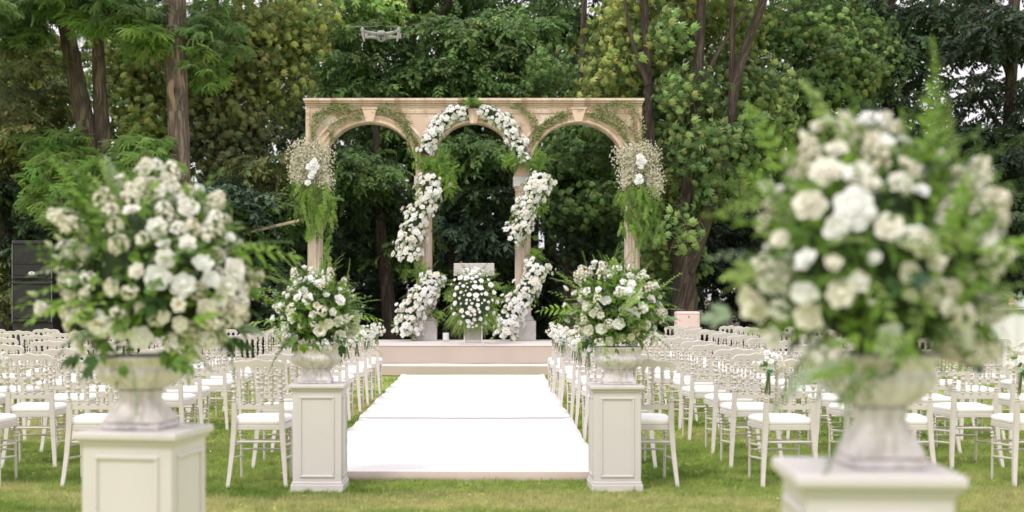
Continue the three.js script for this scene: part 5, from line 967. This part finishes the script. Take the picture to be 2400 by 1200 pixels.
function tree(sd, name, label, cat, d, limbs, kind, regions, bark = mat.bark) {
  setSeed(sd);
  const base = limbs[0].p[0], o = V((base[0] - CX) * d / F, 0, -d), t = thing(name, label, cat, o);
  limbs.forEach(({ p, w, dz = 0, n = 'limb', rid = 0.16, m }, i) => {
    const P = p.map(([x, y, z = 0]) => at(x, y, d - z - dz).sub(o)); if (i === 0) P[0].y = -0.05;
    mesh(i ? n : 'trunk', tube(P, w.map((q) => q / 2 * d / F), i && w[0] < 22 ? 9 : 22, i && w[0] < 22 ? 10 : 40, 0.10, true, rid), m ?? bark, t);
  });
  if (regions) crownInto(t, 'crown', kind, regions, o);
  return t;
}
const G = (d) => CY + EYE * F / d;                              // where the ground lies in the photograph at that distance
tree(901, 'locust_tree', 'twin-trunked dark locust tree with feathery leaves behind the loudspeakers', 'tree', 27.6,
  [{ p: [[246, G(27.6)], [244, 560], [234, 430], [213, 345], [194, 255], [170, 140], [152, 50], [136, -40], [110, -400]], w: [90, 82, 62, 50, 44, 38, 33, 30, 18], rid: 0.22 }, { p: [[246, 520], [247, 420], [242, 345], [236, 250], [231, 120], [233, 0], [240, -200]], w: [44, 44, 38, 32, 28, 26, 18], n: 'trunk', rid: 0.22 }, { p: [[160, 40], [100, -10], [20, -60]], w: [22, 15, 8] }],
  'pinn', [[50, 40, 70, 70, 26.3, 520, 'mid'], [170, -10, 150, 34, 26.2, 420, 'mid', 1.0], [290, 30, 70, 40, 26.4, 420, 'mid', 0.8], [345, 90, 30, 30, 26.4, 130, 'bright', 0.6], [50, 140, 80, 50, 26.8, 130, 'brown', 0.8], [20, 230, 50, 60, 27.0, 90, 'brown', 0.8], [150, -180, 420, 140, 27.5, 700, 'mid', 2.5], [205, 45, 30, 24, 26.4, 110, 'bright', 0.3]]);
tree(902, 'locust_tree', 'single straight pale-barked trunk with a pruned-branch scar, left of the arch', 'tree', 26.6,
  [{ p: [[434, G(26.6)], [430, 640], [424, 460], [419, 330], [418, 240], [413, 120], [408, -10], [404, -180], [420, -420]], w: [62, 58, 52, 48, 50, 50, 50, 46, 28], rid: 0.2 }, { p: [[410, 262, 0.16], [405, 235, 0.215], [399, 212, 0.24], [402, 196, 0.25], [405, 186, 0.16]], w: [8, 13, 16, 15, 7], rid: 0.4, n: 'branch_scar', m: mat.scar }, { p: [[410, -20], [470, -90], [560, -150]], w: [26, 18, 8] }],
  'pinn', [[500, 60, 50, 70, 26.8, 220, 'mid', 0.7], [480, 150, 30, 40, 26.8, 90, 'bright', 0.5], [440, -160, 340, 110, 27.5, 500, 'mid', 2.2], [345, 30, 40, 40, 26.4, 80, 'mid', 0.5]]);
tree(903, 'locust_bush', 'bright green feathery bush in front of the twin trunks', 'bush', 26.0,
  [{ p: [[230, G(26)], [225, 620], [235, 480], [240, 420]], w: [20, 16, 12, 6] }, { p: [[228, 640], [170, 520], [130, 440]], w: [12, 9, 4] }, { p: [[230, 600], [300, 480], [340, 360]], w: [12, 9, 4] }],
  'pinn', [[225, 470, 110, 80, 26.8, 1100, 'bright', 0.7], [330, 375, 62, 62, 26.4, 520, 'bright', 0.6], [140, 370, 70, 70, 27.2, 380, 'bright', 0.6], [140, 460, 50, 50, 27.6, 380, 'bright', 0.5], [260, 410, 80, 60, 26.6, 420, 'bright', 0.7], [375, 440, 30, 60, 27, 180, 'mid', 0.4], [270, 540, 110, 40, 27, 300, 'mid', 0.6]], mat.barkDark);
tree(904, 'maple_tree', 'olive and yellowing maple hanging its branches between pale trunk and arch', 'tree', 30.5,
  [{ p: [[560, G(30.5)], [545, 500], [525, 300], [505, 120], [500, -60], [520, -300]], w: [40, 36, 32, 27, 24, 14] }, { p: [[512, 180], [600, 90], [690, 40], [760, 30]], w: [16, 12, 8, 4] }, { p: [[505, 90], [560, 10], [620, -80]], w: [16, 12, 6] }, { p: [[520, 270], [580, 200], [640, 150]], w: [14, 9, 4] }],
  'palm', [[530, 170, 95, 130, 29.6, 620, 'olive', 1.0], [540, 330, 80, 100, 29.8, 480, 'brown', 0.9], [600, 70, 130, 70, 29.8, 560, 'yellow', 1.0], [700, 50, 70, 55, 30, 240, 'yellow', 0.8], [600, 200, 90, 60, 30.3, 260, 'yellow', 0.8], [380, 170, 80, 80, 30.6, 380, 'yellow', 0.9], [340, 260, 70, 70, 30.6, 340, 'yellow', 0.8], [300, 130, 60, 70, 30.6, 300, 'yellow', 0.8], [100, 180, 80, 90, 30.6, 420, 'yellow', 0.8], [90, 290, 70, 60, 30.2, 240, 'olive', 0.7], [570, 420, 70, 60, 30, 200, 'olive', 0.7], [640, -150, 260, 110, 31, 380, 'olive', 1.8]], mat.barkDark);
tree(905, 'broadleaf_tree', 'dull olive tree at the left edge of the photo above the loudspeakers', 'tree', 30,
  [{ p: [[20, G(30)], [10, 500], [-10, 200], [-20, -150]], w: [34, 30, 26, 20] }, { p: [[0, 330], [60, 260], [110, 180]], w: [14, 10, 5] }],
  'ovate', [[40, 300, 90, 120, 29.4, 560, 'olive', 1.0], [20, 440, 80, 90, 29.6, 320, 'dark', 0.9], [60, 570, 70, 70, 29.8, 220, 'dark', 0.8], [90, 200, 70, 60, 29.7, 180, 'yellow', 0.7], [10, 180, 70, 80, 30, 260, 'brown', 1.0], [0, -60, 220, 140, 31, 420, 'olive', 2.0], [20, 640, 70, 60, 29.6, 160, 'olive', 0.6]], mat.barkDark);
tree(906, 'broadleaf_shrub', 'blue-green leafy shrub left of the arch under the olive maple', 'bush', 28.6,
  [{ p: [[580, G(28.6)], [575, 640], [560, 520], [548, 470]], w: [14, 11, 8, 4] }, { p: [[578, 650], [620, 540], [650, 440]], w: [10, 7, 4] }],
  'ovate', [[540, 480, 75, 50, 27.8, 420, 'blue', 0.7], [640, 420, 65, 70, 28.6, 380, 'olive', 0.7], [640, 510, 80, 50, 28.3, 320, 'mid', 0.7], [560, 580, 120, 50, 28.2, 260, 'dark', 0.7], [690, 470, 40, 60, 28.6, 160, 'mid', 0.6]], mat.barkDark);
tree(907, 'forest_tree', 'tall dark forked tree rising behind the middle of the arch', 'tree', 35,
  [{ p: [[975, G(35)], [972, 500], [970, 230], [962, 90], [952, -30], [945, -250]], w: [30, 30, 28, 26, 23, 16] }, { p: [[970, 190], [990, 90], [1035, 30], [1080, -40]], w: [18, 15, 12, 8] }, { p: [[966, 120], [935, 40], [900, -20]], w: [13, 10, 5] }],
  'ovate', [[850, 160, 130, 110, 33.6, 900, 'mid', 1.6], [1130, 150, 170, 90, 33.8, 1100, 'mid', 1.6], [1000, 180, 130, 60, 34, 500, 'mid', 1.3], [830, 50, 120, 70, 34, 420, 'bright', 1.3], [1130, 60, 160, 60, 34, 560, 'mid', 1.5], [880, 330, 110, 60, 34, 420, 'mid', 1.2], [1000, -160, 420, 130, 36, 700, 'mid', 3], [1110, 300, 130, 50, 36, 460, 'mid', 1.0], [690, 270, 70, 60, 35, 200, 'dark', 1.0], [960, 280, 90, 50, 36, 220, 'dark', 1.0], [950, -10, 140, 45, 36, 420, 'mid', 1.2], [1100, -20, 120, 45, 36, 300, 'mid', 1.2]], mat.barkDark);
tree(908, 'forest_tree', 'slender dark tree seen through the left arch', 'tree', 31.5,
  [{ p: [[918, G(31.5)], [908, 690], [898, 600], [890, 500], [884, 380], [880, 240]], w: [34, 31, 28, 24, 18, 8] }, { p: [[894, 540], [850, 450], [820, 400]], w: [12, 8, 4] }],
  'ovate', [[850, 400, 75, 70, 31, 420, 'mid', 1.2], [900, 480, 75, 60, 32, 360, 'dark', 1.2], [830, 540, 70, 60, 32.5, 280, 'dark', 1.0], [800, 430, 50, 110, 32, 260, 'dark', 1.0], [930, 570, 40, 50, 32.2, 130, 'mid', 0.7]], mat.barkDark);
tree(909, 'forest_tree', 'pair of dark trunks seen through the central arch', 'tree', 33,
  [{ p: [[1068, G(33)], [1066, 680], [1062, 590], [1054, 480], [1050, 330]], w: [26, 24, 22, 17, 8] }, { p: [[1092, G(33)], [1088, 680], [1078, 600], [1064, 540]], w: [20, 18, 15, 10], n: 'trunk' }],
  'ovate', [[1110, 350, 75, 50, 32, 320, 'mid', 1.0], [1140, 430, 60, 60, 32.6, 260, 'dark', 1.0], [1090, 520, 60, 50, 33, 200, 'blue', 0.8], [1150, 540, 50, 60, 33, 220, 'blue', 0.9], [1050, 420, 40, 60, 33, 160, 'mid', 0.9], [1120, 610, 70, 40, 33.5, 150, 'mid', 0.7]], mat.barkDark);
tree(910, 'chestnut_tree', 'dark chestnut with big drooping leaves seen through the right arch', 'tree', 32,
  [{ p: [[1338, G(32)], [1336, 690], [1340, 560], [1350, 400], [1360, 230], [1370, 0]], w: [36, 33, 28, 22, 18, 12] }, { p: [[1342, 540], [1390, 440], [1430, 380]], w: [12, 8, 4] }],
  'palm', [[1360, 350, 95, 55, 31, 420, 'mid', 1.0], [1400, 460, 75, 60, 31, 380, 'mid', 0.9], [1310, 440, 60, 80, 31.6, 260, 'dark', 0.9], [1350, 560, 90, 40, 31.8, 220, 'dark', 0.8], [1380, 180, 120, 90, 32, 420, 'mid', 1.2], [1420, 610, 50, 40, 31.6, 90, 'dark', 0.6]], mat.barkDark);
tree(911, 'chestnut_tree', 'forked yellow-green chestnut with several stems right of the arch', 'tree', 27.8,
  [{ p: [[1604, G(27.8)], [1603, 760], [1604, 690], [1604, 640], [1600, 600]], w: [70, 62, 54, 50, 44], rid: 0.28 }, { p: [[1606, 640], [1628, 585], [1655, 510], [1680, 420], [1704, 330], [1730, 170], [1790, 0], [1840, -150]], w: [42, 36, 30, 26, 23, 21, 18, 12], dz: 0.05, rid: 0.24 }, { p: [[1600, 645], [1598, 570], [1606, 480], [1622, 350], [1634, 200], [1642, 60], [1650, -150]], w: [40, 34, 28, 25, 24, 22, 16], rid: 0.24 }, { p: [[1598, 630], [1576, 570], [1552, 510], [1536, 440], [1524, 330], [1518, 180], [1512, 40], [1500, -150]], w: [32, 27, 23, 21, 20, 20, 19, 14], dz: -0.2, rid: 0.24 }, { p: [[1518, 200], [1480, 90], [1460, -30]], w: [12, 9, 6] }, { p: [[1690, 400], [1712, 260], [1716, 120], [1712, -60]], w: [18, 16, 14, 10] }, { p: [[1632, 230], [1690, 110], [1760, 20]], w: [12, 9, 5] }],
  'palm', [[1560, 150, 90, 130, 29.2, 620, 'chestnut', 0.7], [1600, 120, 60, 110, 27.2, 110, 'chestnut', 0.2], [1665, 300, 70, 130, 29.0, 460, 'chestnut', 0.6], [1660, 330, 50, 110, 27.1, 120, 'chestnut', 0.2], [1480, 60, 60, 90, 28.8, 420, 'yellow', 0.7], [1545, 420, 50, 90, 29, 300, 'yellow', 0.5], [1555, 600, 46, 90, 28.9, 300, 'chestnut', 0.5], [1550, 540, 30, 60, 27.2, 60, 'chestnut', 0.2], [1750, 220, 70, 130, 28.8, 460, 'chestnut', 0.9], [1720, 420, 60, 60, 28.8, 240, 'chestnut', 0.5], [1640, 30, 150, 60, 29.2, 420, 'yellow', 0.8], [1450, 190, 46, 50, 28.9, 180, 'yellow', 0.5], [1650, -150, 320, 110, 28.5, 700, 'chestnut', 2.0], [1580, 300, 40, 60, 29, 160, 'chestnut', 0.4], [1690, 470, 60, 40, 27.4, 60, 'chestnut', 0.3]], mat.barkDark);
tree(912, 'chestnut_tree', 'green chestnut whose leaves hang behind the tallest flowers', 'tree', 31.5,
  [{ p: [[1850, G(31.5)], [1848, 560], [1856, 380], [1870, 160], [1880, -80]], w: [34, 30, 26, 20, 14] }, { p: [[1858, 330], [1920, 200], [1990, 110]], w: [12, 8, 4] }, { p: [[1866, 220], [1800, 100], [1760, 40]], w: [12, 8, 4] }],
  'palm', [[1850, 150, 150, 120, 30.8, 760, 'mid', 1.2], [1780, 340, 100, 110, 30.6, 420, 'chestnut', 1.0], [1960, 130, 120, 100, 31, 520, 'chestnut', 1.1], [1880, 260, 110, 60, 31, 300, 'mid', 0.9], [1780, 480, 120, 70, 31.2, 260, 'dark', 0.9], [1940, 40, 150, 60, 31.4, 380, 'mid', 1.2], [1860, -150, 300, 110, 32, 400, 'mid', 2.0]], mat.barkDark);
tree(913, 'forest_tree', 'dark tree with a black trunk upper right, behind the tall green sprigs', 'tree', 34,
  [{ p: [[2085, G(34)], [2080, 500], [2078, 300], [2084, 120], [2090, -120]], w: [32, 30, 28, 24, 18] }, { p: [[2080, 320], [2140, 200], [2210, 120]], w: [14, 9, 5] }],
  'ovate', [[2080, 140, 150, 110, 33, 640, 'dark', 1.4], [2210, 330, 120, 90, 33, 420, 'deep', 1.3], [2050, 350, 130, 120, 33.4, 420, 'dark', 1.3], [2130, 30, 170, 60, 33, 420, 'dark', 1.3], [1960, -10, 130, 45, 33.5, 260, 'dark', 1.2], [2000, 520, 200, 70, 33.4, 420, 'deep', 1.2], [2100, -160, 300, 120, 35, 400, 'dark', 2.4]], mat.barkDark);
tree(914, 'forest_tree', 'nearly black tree at the right edge with bright sky sparkling through', 'tree', 31,
  [{ p: [[2378, G(31)], [2372, 560], [2366, 300], [2376, 60], [2384, -160]], w: [36, 32, 28, 24, 18] }, { p: [[2368, 330], [2300, 240], [2240, 190]], w: [14, 9, 5] }, { p: [[2372, 200], [2330, 80], [2290, 0]], w: [14, 9, 5] }],
  'ovate', [[2330, 60, 130, 60, 30.4, 420, 'deep', 1.2], [2360, 330, 90, 70, 30.6, 320, 'deep', 1.0], [2380, 500, 60, 90, 30, 340, 'dark', 0.9], [2260, 480, 110, 100, 31, 420, 'deep', 1.0], [2330, 200, 110, 90, 31, 170, 'deep', 1.2], [2340, 620, 90, 60, 30.6, 220, 'deep', 0.8], [2330, -150, 260, 120, 32, 400, 'deep', 2.2]], mat.barkDark);
for (const [x, w, d, lean, label] of [[690, 22, 37, 10, 'thin dark trunk just left of the arch'], [1290, 26, 38, -8, 'thin dark trunk above the right arch, under the sky gap'], [1250, 18, 41, 14, 'thinnest dark trunk over the right half of the arch'], [780, 20, 39, -12, 'thin dark trunk behind the left arch'], [1990, 24, 38, 8, 'thin dark trunk behind the tallest flowers']])
  tree(920 + w, 'forest_tree', label, 'tree', d, [{ p: [[x, G(d)], [x + lean * 0.3, 500], [x + lean, 200], [x + lean * 2, -150], [x + lean * 3, -420]], w: [w, w * 0.95, w * 0.85, w * 0.7, w * 0.4] }, { p: [[x + lean, 200], [x + lean * 1.5 + 50, 70], [x + lean * 2 + 110, -20]], w: [w * 0.5, w * 0.35, w * 0.15] }], 'ovate', [[x, -200, 160, 160, d, 300, 'dark', 2], [x + 30, 60, 120, 70, d, 160, 'mid', 1.4]], mat.barkDark);

// ───────────────────────── the woods behind, one mass ─────────────────────────
{
  setSeed(951);
  const g = new THREE.Group(); g.name = 'woods'; scene.add(g); tag(g, 'dense dark woods closing the view behind the arch and the single trees', null, null, 'stuff');
  const reg = [[1600, 330, 190, 260, 34, 700, 'deep', 1.2], [480, 260, 180, 180, 35, 420, 'dark', 1.2], [1830, 300, 160, 200, 36, 400, 'deep', 1.2]];
  const gap = (x, y) => [[600, 200, 55, 60], [720, 290, 40, 50], [930, 70, 34, 40], [1270, 15, 50, 30], [1900, 110, 90, 90], [2330, 170, 95, 120], [1470, 290, 40, 40], [70, 330, 40, 40], [1090, 480, 22, 22], [1780, 60, 50, 60], [2190, 240, 45, 45], [740, 60, 40, 40], [480, 20, 40, 40], [1560, 250, 40, 60]].some(([a, b, r, s]) => ((x - a) / r) ** 2 + ((y - b) / s) ** 2 < 1);
  for (const [d, n, size] of [[38, 150, 1.15], [44, 150, 1.35], [52, 130, 1.7], [64, 110, 2.3]])
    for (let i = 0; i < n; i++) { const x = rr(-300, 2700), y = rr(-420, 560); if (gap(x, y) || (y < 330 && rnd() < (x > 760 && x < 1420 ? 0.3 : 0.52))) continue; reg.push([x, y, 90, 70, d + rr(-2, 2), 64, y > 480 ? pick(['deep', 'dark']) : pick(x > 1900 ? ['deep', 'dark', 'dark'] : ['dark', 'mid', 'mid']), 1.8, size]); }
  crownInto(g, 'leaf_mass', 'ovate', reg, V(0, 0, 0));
  setSeed(952);
  const u = new THREE.Group(); u.name = 'undergrowth'; scene.add(u); tag(u, 'dark shaded undergrowth along the foot of the woods', null, null, 'stuff');
  const r2 = [];
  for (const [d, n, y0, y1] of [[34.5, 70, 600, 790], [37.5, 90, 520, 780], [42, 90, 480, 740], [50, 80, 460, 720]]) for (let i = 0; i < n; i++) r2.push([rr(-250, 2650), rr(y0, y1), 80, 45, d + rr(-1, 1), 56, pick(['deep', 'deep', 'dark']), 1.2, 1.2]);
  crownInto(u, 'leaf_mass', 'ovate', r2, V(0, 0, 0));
}

{
  setSeed(961);                                                // petals and dry leaves lying in the grass
  const s = new Soup(), s2 = new Soup();
  for (let i = 0; i < 150; i++) { const d = rr(8.6, 21), x = rr(-0.36, 0.4) * d; if (x > RUN.l - 0.1 && x < RUN.r(d) + 0.1 && d > 9.8) continue; leafInto(i % 4 ? s : s2, V(x, 0.026, -d), V(rr(-1, 1), rr(-0.1, 0.2), rr(-1, 1)), UP, rr(0.02, 0.05), rr(0.014, 0.024), 0.3, 0.3, 2); }
  const g = new THREE.Group(); g.name = 'leaf_litter'; scene.add(g); tag(g, 'few dry leaves and white petals scattered on the lawn', null, null, 'stuff');
  mesh('dry_leaves', s.geo(), M({ color: rgb(0.34, 0.25, 0.12), roughness: 0.9 }), g, 'stuff'); mesh('petals', s2.geo(), mat.petal, g, 'stuff');
}

renderer.render(scene, camera);
